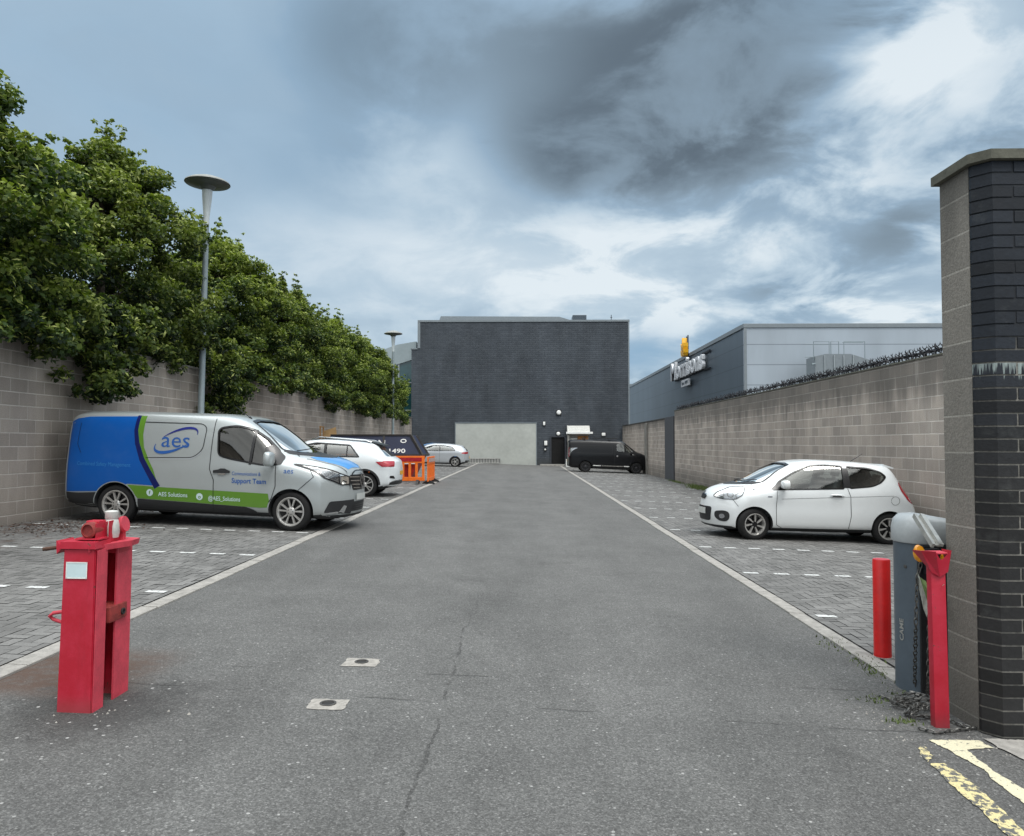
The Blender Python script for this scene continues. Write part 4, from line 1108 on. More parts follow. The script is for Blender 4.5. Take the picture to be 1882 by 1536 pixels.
# ================================================================== TREES
def leaf_mesh(name, seed, n_clump, per, top=8.7, leaf=.046, spread=(2.3, 3.45), droop=()):
    rg = np.random.default_rng(seed); P = []; T = []; K = []
    cl = []
    while len(cl) < n_clump:
        # crown volume: flattened ellipsoid with lumps; local x towards the yard (+)
        u = rg.normal(size=3); u /= np.linalg.norm(u); rad = rg.uniform(.35, 1.0) ** .45
        zc = 5.4; hz_up = top - zc - .35; hz_dn = 2.5
        ang = math.atan2(u[1], u[0]); lump = 1 + .16 * math.sin(3 * ang + seed) + .12 * math.sin(5 * ang + 2 * u[2] * 3 + seed * 1.7)
        x = u[0] * rad * spread[0] * lump; y = u[1] * rad * spread[1] * lump
        z = zc + u[2] * rad * (hz_up if u[2] > 0 else hz_dn)
        tp = max(0, (z - zc) / hz_up); x *= 1 - .45 * tp ** 1.4; y *= 1 - .62 * tp ** 1.4
        if z < 3.75 and x < .4 : z = 3.75 + rg.uniform(0, .4)
        out = rad * 1.0
        cl.append((x, y, z, rg.uniform(.26, .50), out))
    # drooping sprays over the wall
    for i in range(int(n_clump * .10)):
        c = (rg.uniform(1.35, 2.2), rg.uniform(-2.9, 2.9)); c2 = 4.0 - abs(rg.normal(0, .45)); cl.append((c[0], c[1], max(2.9, c2), rg.uniform(.2, .36), 1.))
    for (yc, zb, nn_) in droop:
        for i in range(nn_):
            f = rg.uniform(0, 1) ** .8; cl.append((1.5 + .55 * (1 - f * .4) + rg.normal(0, .16), yc + rg.normal(0, .72) * (1 - .45 * f), 4.1 - (4.1 - zb) * f + rg.normal(0, .08), rg.uniform(.17, .32), 1.))
    for i in range(46):
        u = rg.normal(size=3); u /= np.linalg.norm(u); u[2] = abs(u[2]) * .9
        bx, by, bz = u[0] * spread[0] * .93, u[1] * spread[1] * .93, 5.4 + u[2] * (top - 5.75)
        q = max(0, (bz - 5.4) / (top - 5.75)); bx *= 1 - .45 * q ** 1.4; by *= 1 - .62 * q ** 1.4
        for k in range(3): cl.append((bx + u[0] * .22 * k + rg.normal(0, .04), by + u[1] * .22 * k + rg.normal(0, .04), bz + .16 * k, .17 - .035 * k, 1.))
    # leading shoots at the top
    for i in range(9):
        a = rg.uniform(0, 6.28); q = rg.uniform(0, 1.1); bx, by = q * math.cos(a) * .8, q * math.sin(a) * 1.3
        for k in range(5): cl.append((bx + rg.normal(0, .04), by + rg.normal(0, .04), top - .55 - .35 * q + k * .24, .20 - .033 * k, 1.))
    for (x, y, z, r_, out) in cl:
        m = int(per * (r_ / .38) ** 2 * (1.0 if out > .6 else .6))
        d = rg.normal(size=(m, 3)); d /= np.linalg.norm(d, axis=1)[:, None]; d *= (rg.uniform(0, 1, (m, 1)) ** .5) * r_; d[:, 2] *= .75
        d[:, 2] -= .25 * (d[:, 0] ** 2 + d[:, 1] ** 2) / r_
        P.append(np.array([x, y, z]) + d)
        tone = .36 + .30 * (out - .7) + rg.normal(0, .13) + .36 * (d[:, 2] / r_) + rg.normal(0, .12, m) + .055 * (z - 5.2)  # light and shade put into leaf tone: inner and lower leaves darker, tops lighter
        T.append(tone); K.append(np.full(m, r_))
    P = np.concatenate(P); T = np.concatenate(T); N = len(P)
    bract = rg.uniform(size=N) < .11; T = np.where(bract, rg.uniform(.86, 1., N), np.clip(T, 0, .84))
    s_ = leaf * rg.uniform(.7, 1.25, N)
    # leaf frame: normal mostly up/outwards, leaves hang
    nrm = rg.normal(size=(N, 3)) * .75 + np.array([.25, 0, .8]); nrm /= np.linalg.norm(nrm, axis=1)[:, None]
    t1 = rg.normal(size=(N, 3)); t1[:, 2] -= .5; t1 -= nrm * (t1 * nrm).sum(1)[:, None]; t1 /= np.linalg.norm(t1, axis=1)[:, None]
    t2 = np.cross(nrm, t1); wd = np.where(bract, .38, .82)[:, None]; ln = np.where(bract, 1.35, 1.)[:, None]; s_ = s_[:, None]
    fold = nrm * s_ * .28
    V = np.stack([P - t1 * s_ * ln, P + t2 * s_ * wd + fold, P + t1 * s_ * ln * 1.15 - fold * .6, P - t2 * s_ * wd + fold], 1).reshape(-1, 3)
    me = bpy.data.meshes.new(name); me.vertices.add(4 * N); me.vertices.foreach_set('co', V.astype(np.float32).ravel())
    me.loops.add(4 * N); me.loops.foreach_set('vertex_index', np.arange(4 * N, dtype=np.int32))
    me.polygons.add(N); me.polygons.foreach_set('loop_start', np.arange(0, 4 * N, 4, dtype=np.int32))
    at_ = me.attributes.new('tone', 'FLOAT', 'FACE'); at_.data.foreach_set('value', T.astype(np.float32))
    me.materials.append(M['leaves']); me.update(calc_edges=True); me.validate(); return me
def trunk_mesh(name, seed, top=8.7):
    r = random.Random(seed); mb = MB()
    pts = [Vector((0, 0, -.2)), Vector((.03, .02, 1.2)), Vector((-.04, .05, 2.6)), Vector((.05, 0, 4.2)), Vector((0, .06, 6)), Vector((.05, 0, top - 1))]
    mb.tube(pts, [.17, .14, .12, .10, .06, .02], 10)
    for k in range(22):
        z = 2.4 + k * .25; a = r.uniform(0, 6.28); L_ = r.uniform(1.3, 2.3) * (1 - .07 * k * .5); d = Vector((math.cos(a) * .75, math.sin(a) * 1.25, 0))
        b0 = Vector((0, 0, z)); mid = b0 + d * L_ * .5 + Vector((0, 0, L_ * .30)); e_ = b0 + d * L_ + Vector((r.uniform(-.2, .2), r.uniform(-.2, .2), L_ * .45 - .15))
        mb.tube([b0, mid, e_], [.055, .035, .012], 6)
        for q in range(3):
            s0 = mid.lerp(e_, q / 3); mb.tube([s0, s0 + Vector((r.uniform(-.4, .5), r.uniform(-.5, .5), r.uniform(-.1, .5)))], [.018, .006], 4)
    return mb.mesh(name, 'bark', smooth=40)
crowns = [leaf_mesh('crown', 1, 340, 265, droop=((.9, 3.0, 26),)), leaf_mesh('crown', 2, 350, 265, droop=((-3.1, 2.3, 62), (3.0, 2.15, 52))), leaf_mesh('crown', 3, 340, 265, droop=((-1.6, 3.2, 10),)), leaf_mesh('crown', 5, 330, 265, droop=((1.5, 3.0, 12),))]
trunks = [trunk_mesh('trunk', 1), trunk_mesh('trunk', 2), trunk_mesh('trunk', 3)]
TREES = [(11.2, 8.75, 'leftmost lime tree, cut off by the left edge of the picture'), (17.4, 8.9, 'tall rounded lime tree just left of the near street lamp'), (24.2, 8.5, 'lime tree directly behind and right of the near street lamp'),
         (31.2, 8.35, 'third lime tree from the near lamp with a pointed top'), (37.9, 8.2, 'lime tree in the middle of the far part of the row'), (44.6, 8.2, 'second last lime tree, rising beside the far street lamp'), (51.0, 7.8, 'last small lime tree of the row beside the slate building')]
rt = random.Random(4)
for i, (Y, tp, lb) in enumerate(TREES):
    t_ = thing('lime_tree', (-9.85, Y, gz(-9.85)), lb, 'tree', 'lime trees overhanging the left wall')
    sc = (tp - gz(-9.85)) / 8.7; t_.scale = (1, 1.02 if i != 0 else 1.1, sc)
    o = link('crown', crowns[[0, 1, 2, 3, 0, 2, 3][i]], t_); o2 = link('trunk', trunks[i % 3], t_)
    if i == 6: t_.scale = (.86, .8, sc)

# ================================================================== PARKED VAN (silver and blue)
VO = (-7.99, 14.02, .264); TH = R_(-4)
van = dict(len=5.03, top=[(0, 1.80), (.02, 1.84), (.06, 1.885), (.15, 1.92), (.4, 1.945), (1.5, 1.965), (2.7, 1.965), (3.03, 1.935), (3.27, 1.855), (3.57, 1.675), (3.92, 1.44), (4.13, 1.33), (4.4, 1.28), (4.68, 1.215), (4.86, 1.145), (4.95, 1.09), (5.0, 1.035), (5.03, .96)],
    bot=[(0, .36), (.06, .33), (.3, .27), (1.0, .24), (4.4, .22), (4.8, .22), (4.95, .235), (5.01, .26), (5.03, .30)],
    wid=[(0, .86), (.04, .91), (.2, .945), (.8, .972), (3.6, .978), (4.3, .972), (4.7, .955), (5.0, .925), (5.08, .89)],
    belt=[(0, 1.10), (3.0, 1.12), (3.9, 1.12), (4.3, 1.13), (4.7, 1.05), (5.08, .84)],
    roofw=[(0, .83), (.3, .85), (3.0, .83), (3.5, .80), (4.1, .78), (4.6, .78), (5.08, .85)],
    drop=[(0, .10), (3.0, .10), (3.6, .09), (4.2, .07), (5.08, .05)], kb=.985,
    sf=(3.3, .40), sr=(.5, .05), arches=[(1.03, .335, .385), (4.13, .335, .385)], tw=.215, tr=.335, rr=.242)
sideL = rounded([(2.83, 1.245), (2.79, 1.70), (3.10, 1.755), (3.38, 1.70), (3.62, 1.545), (3.86, 1.33), (3.90, 1.12), (3.62, 1.10), (3.0, 1.195)], [.07, .09, .1, .1, .02, .06, .06, .1, .1], 4)
vs_ws = rounded([(-.74, 1.36), (-.60, 1.83), (-.3, 1.865), (.3, 1.865), (.60, 1.83), (.74, 1.36), (.45, 1.315), (0, 1.30), (-.45, 1.315)], [.05, .05, 0, 0, .05, .05, 0, 0, 0], 3)
root, sf = vehicle('panel_van', VO, TH, 'silver panel van with blue rear, green stripes and aes lettering', van, 'silver',
    dict(cat='van', hollow=(2.35, 4.2, .55), side_windows=[sideL], windscreen=vs_ws, ws_x=2.8, glass='glassd', wsglass='glassw', steer=(0, R_(-3)), wheel='cover'))
P_ = lambda name, mat, polys, view='R', off=.003, res=.06, par=None: sf.part(name, mat, par or root, polys, view, off, res)
for v in 'RL':
    P_('side_wrap', 'blue', [(.02, .52), (.62, .55)] + arc(1.03, .335, .40, 147, 62, 10) + [(1.25, .70), (1.76, .685), (1.60, .93), (1.47, 1.13), (1.36, 1.40), (1.315, 1.62), (1.32, 1.86), (.42, 1.83), (.2, 1.79), (.1, 1.74), (.03, 1.62)], v)
    curve = [(1.335, 1.875), (1.325, 1.62), (1.37, 1.40), (1.48, 1.13), (1.61, .93), (1.79, .66)]
    P_('swoosh', 'navy', strip([(x, z) for x, z in curve], [.065, .07, .08, .09, .095, .11]), v, .005)
    P_('stripe', 'green', [(1.355, 1.87), (1.35, 1.62), (1.395, 1.40), (1.51, 1.13), (1.62, .95), (1.80, .70), (1.70, .96), (1.60, 1.13), (1.50, 1.33), (1.46, 1.55), (1.47, 1.87)], v, .0042)
    P_('stripe', 'green', arc(1.03, .335, .405, 55, 26, 6)[::-1] + [(1.25, .685), (1.8, .665), (3.0, .64), (3.74, .625)] + arc(4.13, .335, .405, 155, 172, 4) + [(3.6, .382), (2.6, .42), (1.44, .462)], v, .004)
    P_('sill_trim', 'plastic', rounded([(1.44, .455), (2.6, .415), (3.35, .39), (3.5, .35), (3.58, .285), (1.44, .275)], [0, 0, .04, .1, 0, 0]), v, .006)
    P_('bumper_trim', 'plastic', [(.0, .34), (.66, .30)] + arc(1.03, .335, .40, 178, 150, 4) + [(.35, .515), (.02, .52)], v, .005)
    # door and panel gaps
    lines = [strip([(2.72, 1.86), (2.70, 1.3), (2.70, 1.0), (2.78, .82), (2.79, .30)], .011), strip([(3.855, 1.10), (3.86, .75), (3.80, .55), (3.755, .48)], .011),
             strip(rounded([(1.47, 1.765), (2.50, 1.765), (2.585, 1.70), (2.55, 1.33), (2.40, 1.185), (1.55, 1.155)], [0, .06, .06, .08, .1, 0]), .012),
             strip([(4.38, 1.12), (4.50, .93), (4.25, .70)], .010), strip([(1.44, .268), (2.0, .262), (3.6, .262)], .01), strip([(.30, 1.72), (.28, 1.35), (.36, 1.2)], .008), strip([(4.16, 1.26), (4.0, 1.34), (3.9, 1.34)], .008)]
    P_('panel_gap', 'gloss', [q for L_ in lines for q in L_], v, .0065)
    P_('window_seal', 'gloss', strip(sideL, .03, True), v, .006)
    P_('window_divider', 'gloss', strip([(3.42, 1.69), (3.40, 1.10)], .045), v, .007)
    P_('panel_highlight', 'silver2', strip(rounded([(1.57, 1.135), (2.38, 1.165), (2.52, 1.28)], [0, .1, 0]), .022), v, .004)
    P_('mirror_mount', 'gloss', rounded([(3.64, 1.10), (3.62, 1.40), (3.72, 1.45), (3.97, 1.24), (3.94, 1.12)], .03), v, .009)
    P_('tail_light', 'redlamp', rounded([(.015, 1.0), (.075, 1.0), (.08, 1.42), (.015, 1.42)], .02), v, .007)
# lettering (both flanks)
for v, sg_ in (('R', 1), ('L', -1)):
    def TXT(txt, h, x, z, mat, bold=0., fit=None, off=.006, name='lettering', shear=0.):
        polys = text2d(txt, h, bold, 0, 0, shear, fit=fit)
        polys = [[(x + sg_ * a, z + b_) for a, b_ in (q if sg_ > 0 else q[::-1])] for q in polys]
        return P_(name, mat, polys, v, off, .12)
    TXT('aes', .27, 2.055, 1.475, 'logo1', .0, fit=.50)
    el = [(1.0 * math.cos(R_(a)), 1.0 * math.sin(R_(a))) for a in range(0, 361, 6)]
    def ell(a0, a1, w0, w1):
        pts = []; n = 30; ws = []
        for i in range(n + 1):
            a = R_(a0 + (a1 - a0) * i / n); X, Z = .40 * math.cos(a), .155 * math.sin(a); c, s_ = math.cos(R_(24)), math.sin(R_(24))
            pts.append((2.06 + sg_ * (X * c - Z * s_), 1.47 + X * s_ + Z * c)); ws.append(w0 * math.sin(math.pi * min(1, max(0.04, i / n))) + w1)
        return strip(pts, ws)
    P_('logo_swoosh', 'logo2', ell(-20, 118, .035, .006), v, .0075); P_('logo_swoosh', 'logo1', ell(152, 296, .045, .006), v, .0075)
    TXT('Combined Safety Management', .07, .80, 1.02, 'dimt', 0, fit=.98)
    TXT('AES Solutions', .075, 2.07, .545, 'palet', .01, fit=.52); TXT('@AES_Solutions', .075, 2.98, .51, 'palet', .01, fit=.56)
    for (x, z, g) in ((1.66, .565, 'f'), (2.545, .53, 'o')):
        P_('badge', 'palet', arc(x, z, .058, 0, 345, 22), v, .006)
        TXT(g, .065, x, z, 'green', .02, off=.008, name='badge_symbol')
    TXT('Communications &', .062, 3.35, .945, 'logo1', 0, fit=.50); TXT('Support Team', .085, 3.40, .825, 'logo1', .015, fit=.60)
    TXT('aes', .09, 4.08, 1.02, 'logo1', 0, fit=.16)
    P_('door_handle', 'plastic', rounded([(2.77, .94), (2.77, .985), (2.86, 1.0), (2.90, 1.02), (2.98, 1.02), (3.02, 1.0), (3.07, .985), (3.07, .945)], .015), v, .022)
    P_('door_handle', 'chrome', rounded([(2.86, .915), (2.86, .938), (2.99, .938), (2.99, .915)], .01), v, .02)
# front end
def both(poly): return [poly, [(-a, b_) for a, b_ in poly][::-1]]
for s_ in (-1, 1):
    fl = (lambda q: q if s_ > 0 else [(-a, b_) for a, b_ in q][::-1])
    hl = rounded([(.905, 1.13), (.87, .92), (.62, .80), (.46, .80), (.45, .93), (.62, .985)], .02)
    o = P_('headlight', 'lampin', fl(hl), 'F', .004, .04)
    P_('lens', 'lamp', fl(hl), 'F', .012, .04, o)
    P_('lamp_surround', 'gloss', [q for q in strip(fl(hl), .022, True)], 'F', .013, .03, o)
    P_('lamp_bars', 'gloss', [q for k in range(5) for q in strip(fl([(.66, .865 + k * .026), (.875, .955 + k * .026)]), .007)] + strip(fl([(.66, .83), (.655, .985)]), .014) + strip(fl([(.52, .845), (.60, .87)]), .02), 'F', .015, .03, o)
    P_('fog_surround', 'plastic', rounded(fl([(.30, .54), (.80, .52), (.87, .33), (.36, .29)]), .03), 'F', .006, .05)
    P_('fog_blade', 'chrome', rounded(fl([(.50, .43), (.56, .45), (.66, .315), (.86, .305), (.86, .325), (.68, .345), (.60, .33), (.54, .31)]), .008), 'F', .012, .05)
g = rounded([(-.46, .93), (-.36, .70), (.36, .70), (.46, .93), (.40, .965), (-.40, .965)], .02)
o = P_('grille', 'gloss', g, 'F', .006, .05)
P_('grille_bar', 'chrome', [q for z, w_ in ((.93, .44), (.865, .42), (.80, .39), (.74, .36)) for q in strip([(-w_, z), (-.09, z - .01)], .018) + strip([(.09, z - .01), (w_, z)], .018)], 'F', .014, .05, o)
P_('badge', 'chrome', strip([(0, .985), (.075, .85), (0, .715), (-.075, .85)], .03, True), 'F', .022, .04)
P_('lower_grille', 'plastic', rounded([(-.34, .50), (-.36, .33), (.36, .33), (.34, .50)], .02), 'F', .006, .05)
P_('grille_bar', 'gloss', [q for z in (.36, .40, .44) for q in strip([(-.33, z), (.33, z)], .012)], 'F', .013, .05)
P_('number_plate', 'plate', [(-.26, .525), (-.26, .635), (.26, .635), (.26, .525)][::-1], 'F', .02, .06)
P_('splitter', 'plastic', [(-.85, .245), (.85, .245), (.83, .285), (-.83, .285)], 'F', .006, .05)
# bonnet flash of blue, seen from above
P_('bonnet_wrap', 'bonnetblue', [(4.32, -.62), (4.45, -.66), (4.65, -.60), (4.80, -.50), (4.93, -.40), (4.97, .1), (4.86, .42), (4.62, .60), (4.36, .60), (4.28, .3), (4.40, -.1), (4.60, -.18), (4.50, -.40)], 'T', .004)
P_('panel_gap', 'gloss', [q for q in strip([(4.30, -.72), (4.6, -.66), (4.86, -.52), (4.98, -.44), (5.0, 0), (4.98, .44), (4.86, .52), (4.6, .66), (4.30, .72)], .010)], 'T', .006)
P_('scuttle', 'plastic', rounded([(-.72, 1.30), (-.45, 1.255), (0, 1.24), (.45, 1.255), (.72, 1.30), (.74, 1.355), (.45, 1.312), (0, 1.297), (-.45, 1.312), (-.74, 1.355)], .0), 'F', .007, .05)
P_('windscreen_seal', 'gloss', strip(vs_ws, .03, True), 'F', .006, .05)
mb = MB()
for (ya, yb) in ((-.55, .05), (.1, .62)):
    a = sf.cast(ya, 1.33, 'F', .03); b_ = sf.cast(yb, 1.36, 'F', .03); mb.tube([a, (a + b_) / 2 + Vector((.02, 0, .0)), b_], .009, 6)
mb.build('wiper', 'plastic', root)
seats(root, [3.0], [-.5, .1, .5], .72, .44)
mb = MB(); mb.box((3.75, -.85, .6), (4.12, .85, 1.17), bev=.06); mb.build('dashboard', 'cabin', root, smooth=40)
mb = MB(); mb.tube([Vector((3.62, .42, 1.12)) + Vector((.08 * math.cos(a), .19 * math.sin(a), .17 * math.cos(a))) for a in [i * 2 * math.pi / 20 for i in range(20)]], .014, 6, closed=True); mb.build('steering_wheel', 'cabin', root, smooth=60)
mirror_mesh(root, (3.78, -.955, 1.15), -1, 'silver', .28, .25, .14); mirror_mesh(root, (3.78, .955, 1.15), 1, 'silver', .28, .25, .14)
mb = MB(); mb.tube([(3.15, -.45, 1.90), (2.86, -.45, 2.10)], [.009, .004], 6); mb.tube([(3.17, -.45, 1.885), (3.13, -.45, 1.915)], .018, 8); mb.build('aerial', 'spike', root)

# ================================================================== WHITE SMALL HATCHBACK (right bay)
PO = (7.06, 14.62, -.233); PH = R_(180)
pic = dict(len=3.68, top=[(0, .66), (.02, .76), (.07, .88), (.15, 1.02), (.28, 1.22), (.38, 1.355), (.47, 1.425), (.8, 1.462), (1.3, 1.485), (1.7, 1.487), (2.05, 1.455), (2.35, 1.36), (2.7, 1.19), (3.0, 1.045), (3.12, 1.0), (3.3, .965), (3.48, .905), (3.58, .85), (3.64, .785), (3.67, .73), (3.68, .68)],
    bot=[(0, .34), (.03, .30), (.15, .25), (.5, .20), (3.1, .18), (3.5, .185), (3.62, .20), (3.67, .23), (3.68, .27)],
    wid=[(0, .745), (.04, .775), (.2, .79), (.7, .80), (2.8, .80), (3.2, .79), (3.5, .765), (3.68, .70)],
    belt=[(0, .62), (.15, .85), (.5, .965), (1.2, .945), (2.4, .885), (3.0, .86), (3.3, .82), (3.68, .58)],
    roofw=[(0, .80), (.3, .76), (1.0, .745), (1.8, .735), (2.2, .72), (2.6, .72), (3.0, .76), (3.3, .80), (3.68, .82)],
    drop=[(0, .10), (.3, .065), (1.8, .065), (2.4, .065), (3.1, .06), (3.4, .06), (3.68, .05)], kb=.99,
    sf=(2.2, .42), sr=(.6, .035), arches=[(.50, .29, .325), (2.915, .29, .325)], tw=.17, tr=.29, rr=.195)
sw1 = rounded([(1.33, .985), (1.32, 1.385), (1.62, 1.40), (1.9, 1.38), (2.2, 1.25), (2.48, 1.07), (2.60, .925)], [.03, .03, .1, .1, .1, .03, .02], 4)
sw2 = rounded([(1.22, .995), (1.24, 1.383), (.85, 1.365), (.63, 1.30), (.55, 1.22), (.66, 1.11), (.82, 1.04)], [.02, .03, .08, .06, .04, .05, .08], 4)
ws = rounded([(-.61, 1.045), (-.50, 1.375), (-.25, 1.40), (.25, 1.40), (.50, 1.375), (.61, 1.045), (.35, 1.015), (0, 1.005), (-.35, 1.015)], [.04, .05, 0, 0, .05, .04, 0, 0, 0], 3)
rw_ = rounded([(-.50, 1.05), (-.44, 1.30), (.44, 1.30), (.50, 1.05)], .05)
root, sf = vehicle('hatchback_car', PO, PH, 'small white three door hatchback parked nose to the road on the right', pic, 'white',
    dict(cat='car', hollow=(.45, 3.05, .42), side_windows=[sw1, sw2], windscreen=ws, ws_x=1.8, rear_window=rw_, rw_x=.7, glass='glass', wsglass='glassw', steer=(0, R_(9)), wheel='alloy7'))
for v in 'RL':
    P_('window_seal', 'gloss', strip(sw1, .022, True), v, .005); P_('window_seal', 'gloss', strip(sw2, .022, True), v, .005)
    P_('pillar_trim', 'gloss', [(1.22, 1.0), (1.33, 1.0), (1.32, 1.35), (1.24, 1.35)], v, .006)
    P_('mirror_mount', 'gloss', rounded([(2.58, .92), (2.36, .94), (2.34, 1.09), (2.48, 1.06), (2.64, .93)], .01), v, .007)
    lines = [strip([(2.53, .90), (2.545, .6), (2.53, .30), (2.42, .235)], .009), strip([(1.27, .99), (1.22, .85), (1.20, .5), (1.24, .27)], .009), strip([(2.42, .235), (1.24, .25)], .007),
             strip([(3.05, .94), (3.2, .86), (3.3, .74), (3.20, .60)], .007), strip(arc(.42, .80, .075, 0, 350, 22), .006)]
    P_('panel_gap', 'plastic', [q for L_ in lines for q in L_], v, .004)
    P_('crease_shade', 'cabin', strip([(2.45, .765), (1.4, .83), (.45, .885)], .005), v, .003)  # dark strip painted as the shade along the body fold
    P_('sill_trim', 'plastic', [(.84, .20), (2.58, .195), (2.58, .212), (.84, .222)], v, .005)
    P_('tail_light', 'redlamp', rounded([(.045, .76), (.09, .90), (.17, 1.04), (.25, 1.14), (.34, 1.12), (.31, .98), (.21, .82), (.12, .75)], .03), v, .006, .03)
    P_('side_repeater', 'lampin', rounded([(2.62, .79), (2.70, .79), (2.70, .81), (2.62, .81)], .008), v, .006)
    mb = MB(); a = sf.cast(1.34, .86, v, .02); c_ = sf.cast(1.58, .865, v, .02); mb.tube([a, (a + c_) / 2 + Vector((0, (-.02 if v == 'R' else .02), .008)), c_], [.012, .016, .012], 8); mb.build('door_handle', 'white', root, smooth=60)
    P_('handle_recess', 'plastic', rounded([(1.38, .835), (1.54, .835), (1.54, .86), (1.38, .86)], .01), v, .004)
for s_ in (-1, 1):
    fl = (lambda q: q if s_ > 0 else [(-a, b_) for a, b_ in q][::-1])
    vv = 'L' if s_ > 0 else 'R'
    hl = rounded([(3.05, .95), (3.30, .925), (3.50, .83), (3.57, .755), (3.45, .715), (3.25, .725), (3.13, .80)], .03)
    o = P_('headlight', 'lampin', hl, vv, .004, .03); P_('lens', 'lamp', hl, vv, .010, .03, o)
    P_('lamp_surround', 'plastic', strip(hl, .010, True), vv, .011, .03, o)
    P_('lamp_bars', 'gloss', strip(arc(3.32, .80, .045, 0, 345, 16), .014, True) + strip(arc(3.45, .79, .035, 0, 345, 16), .012, True) + strip([(3.12, .88), (3.24, .80), (3.22, .74)], .012), vv, .008, .03, o)
    P_('fog_surround', 'plastic', rounded([(3.34, .48), (3.42, .515), (3.56, .49), (3.56, .38), (3.48, .31), (3.38, .31), (3.33, .38)], .05), vv, .006, .03)
    P_('fog_light', 'lampin', arc(3.45, .405, .042, 0, 345, 18), vv, .012, .02)
o = P_('grille', 'plastic', rounded([(-.20, .735), (-.15, .69), (.15, .69), (.20, .735), (.14, .775), (-.14, .775)], .02), 'F', .006, .03)
P_('badge', 'chrome', [arc(0, .79, .04, 0, 345, 16)], 'F', .016, .03)
P_('grille_bar', 'chrome', strip([(-.20, .735), (-.15, .69), (.15, .69), (.20, .735), (.14, .775), (-.14, .775)], .01, True), 'F', .011, .03, o)
P_('lower_grille', 'plastic', rounded([(-.40, .56), (-.36, .30), (.36, .30), (.40, .56)], .06), 'F', .006, .03)
P_('number_plate', 'plate', [(-.26, .42), (.26, .42), (.26, .53), (-.26, .53)], 'F', .02, .06)
P_('splitter', 'plastic', [(-.68, .205), (.68, .205), (.66, .235), (-.66, .235)], 'F', .006, .05)
P_('windscreen_seal', 'gloss', strip(ws, .02, True), 'F', .005, .04)
P_('scuttle', 'plastic', [(-.55, 1.0), (0, .965), (.55, 1.0), (.61, 1.04), (.35, 1.008), (0, .998), (-.35, 1.008), (-.61, 1.04)], 'F', .006, .04)
mb = MB()
for (ya, yb) in ((-.40, .12), (.05, .52)):
    a = sf.cast(ya, 1.03, 'F', .025); b_ = sf.cast(yb, 1.07, 'F', .02); mb.tube([a, b_], .008, 6)
mb.build('wiper', 'plastic', root)
seats(root, [1.55], [-.36, .36], .50, .46, .58)
mb = MB(); mt = Matrix.Translation((.78, 0, .55)) @ Matrix.Rotation(R_(-16), 4, 'Y'); mb.box((-.1, -.6, 0), (0, .6, .55), mat=mt, bev=.04); mb.box((-.05, -.6, 0), (.4, .6, .12), mat=mt, bev=.03)
for y in (-.3, .3): mb.box((-.09, y - .11, .56), (-.01, y + .11, .74), mat=mt, bev=.03)
mb.build('rear_seat', 'seat', root, smooth=40)
mb = MB(); mb.box((2.55, -.70, .5), (2.95, .70, .93), bev=.05); mb.build('dashboard', 'cabin', root, smooth=40)
mb = MB(); mb.tube([Vector((2.40, -.34, .92)) + Vector((.07 * math.cos(a), .18 * math.sin(a), .16 * math.cos(a))) for a in [i * 2 * math.pi / 20 for i in range(20)]], .013, 6, closed=True); mb.build('steering_wheel', 'cabin', root, smooth=60)
mirror_mesh(root, (2.42, -.76, .97), -1, 'white', .20, .15, .14); mirror_mesh(root, (2.42, .76, .97), 1, 'white', .20, .15, .14)
mb = MB(); mb.prism([(.335, 1.365), (.33, 1.39), (.52, 1.447), (.52, 1.40)], -.52, .52, 'y'); mb.build('roof_spoiler', 'white', root)
mb = MB(); mb.tube([(.92, 0, 1.46), (.68, 0, 1.62)], [.008, .004], 6); mb.build('aerial', 'spike', root)

# ================================================================== WHITE CROSSOVER (left, beyond the van)
tro = dict(len=4.23, top=[(0, .92), (.02, .99), (.10, 1.06), (.22, 1.13), (.45, 1.32), (.62, 1.455), (.75, 1.50), (1.2, 1.545), (1.9, 1.573), (2.4, 1.54), (2.75, 1.42), (3.2, 1.12), (3.35, 1.05), (3.8, .97), (4.05, .90), (4.18, .80), (4.23, .72)],
    bot=[(0, .36), (.03, .33), (.15, .29), (.5, .22), (3.8, .20), (4.1, .22), (4.2, .26), (4.23, .3)],
    wid=[(0, .78), (.05, .85), (.25, .89), (.8, .91), (3.2, .91), (3.8, .89), (4.1, .85), (4.23, .78)],
    belt=[(0, .90), (.5, 1.05), (1.2, 1.05), (3.0, 1.0), (3.4, .95), (4.23, .65)], roofw=[(0, .80), (.4, .74), (1.0, .74), (2.3, .73), (3.0, .74), (3.4, .8), (4.23, .82)],
    drop=[(0, .08), (.6, .08), (2.4, .08), (3.4, .06), (4.23, .05)], sf=(3.0, .40), sr=(.7, .16), arches=[(.84, .345, .385), (3.43, .345, .385)], tw=.21, tr=.34, rr=.235)
tw1 = rounded([(1.02, 1.09), (1.30, 1.405), (2.25, 1.44), (2.70, 1.33), (3.08, 1.09), (3.0, 1.06)], [.02, .05, .08, .1, .02, 0])
trw = rounded([(-.62, 1.12), (-.52, 1.38), (.52, 1.38), (.62, 1.12)], .05)
root, sf = vehicle('crossover_car', (-3.52, 21.62, .116), R_(180), 'white crossover with black roof parked beyond the panel van', tro, 'white2',
    dict(cat='car', hollow=(.55, 3.3, .5), side_windows=[tw1], rear_window=trw, rw_x=.95, windscreen=rounded([(-.68, 1.12), (-.55, 1.46), (.55, 1.46), (.68, 1.12)], .05), ws_x=2.2, glass='glassm', steer=(0, 0), wheel='five'))
P_('roof_panel', 'gloss', rounded([(.62, -.55), (.62, .55), (2.45, .56), (2.55, 0), (2.45, -.56)], .05), 'T', .004)
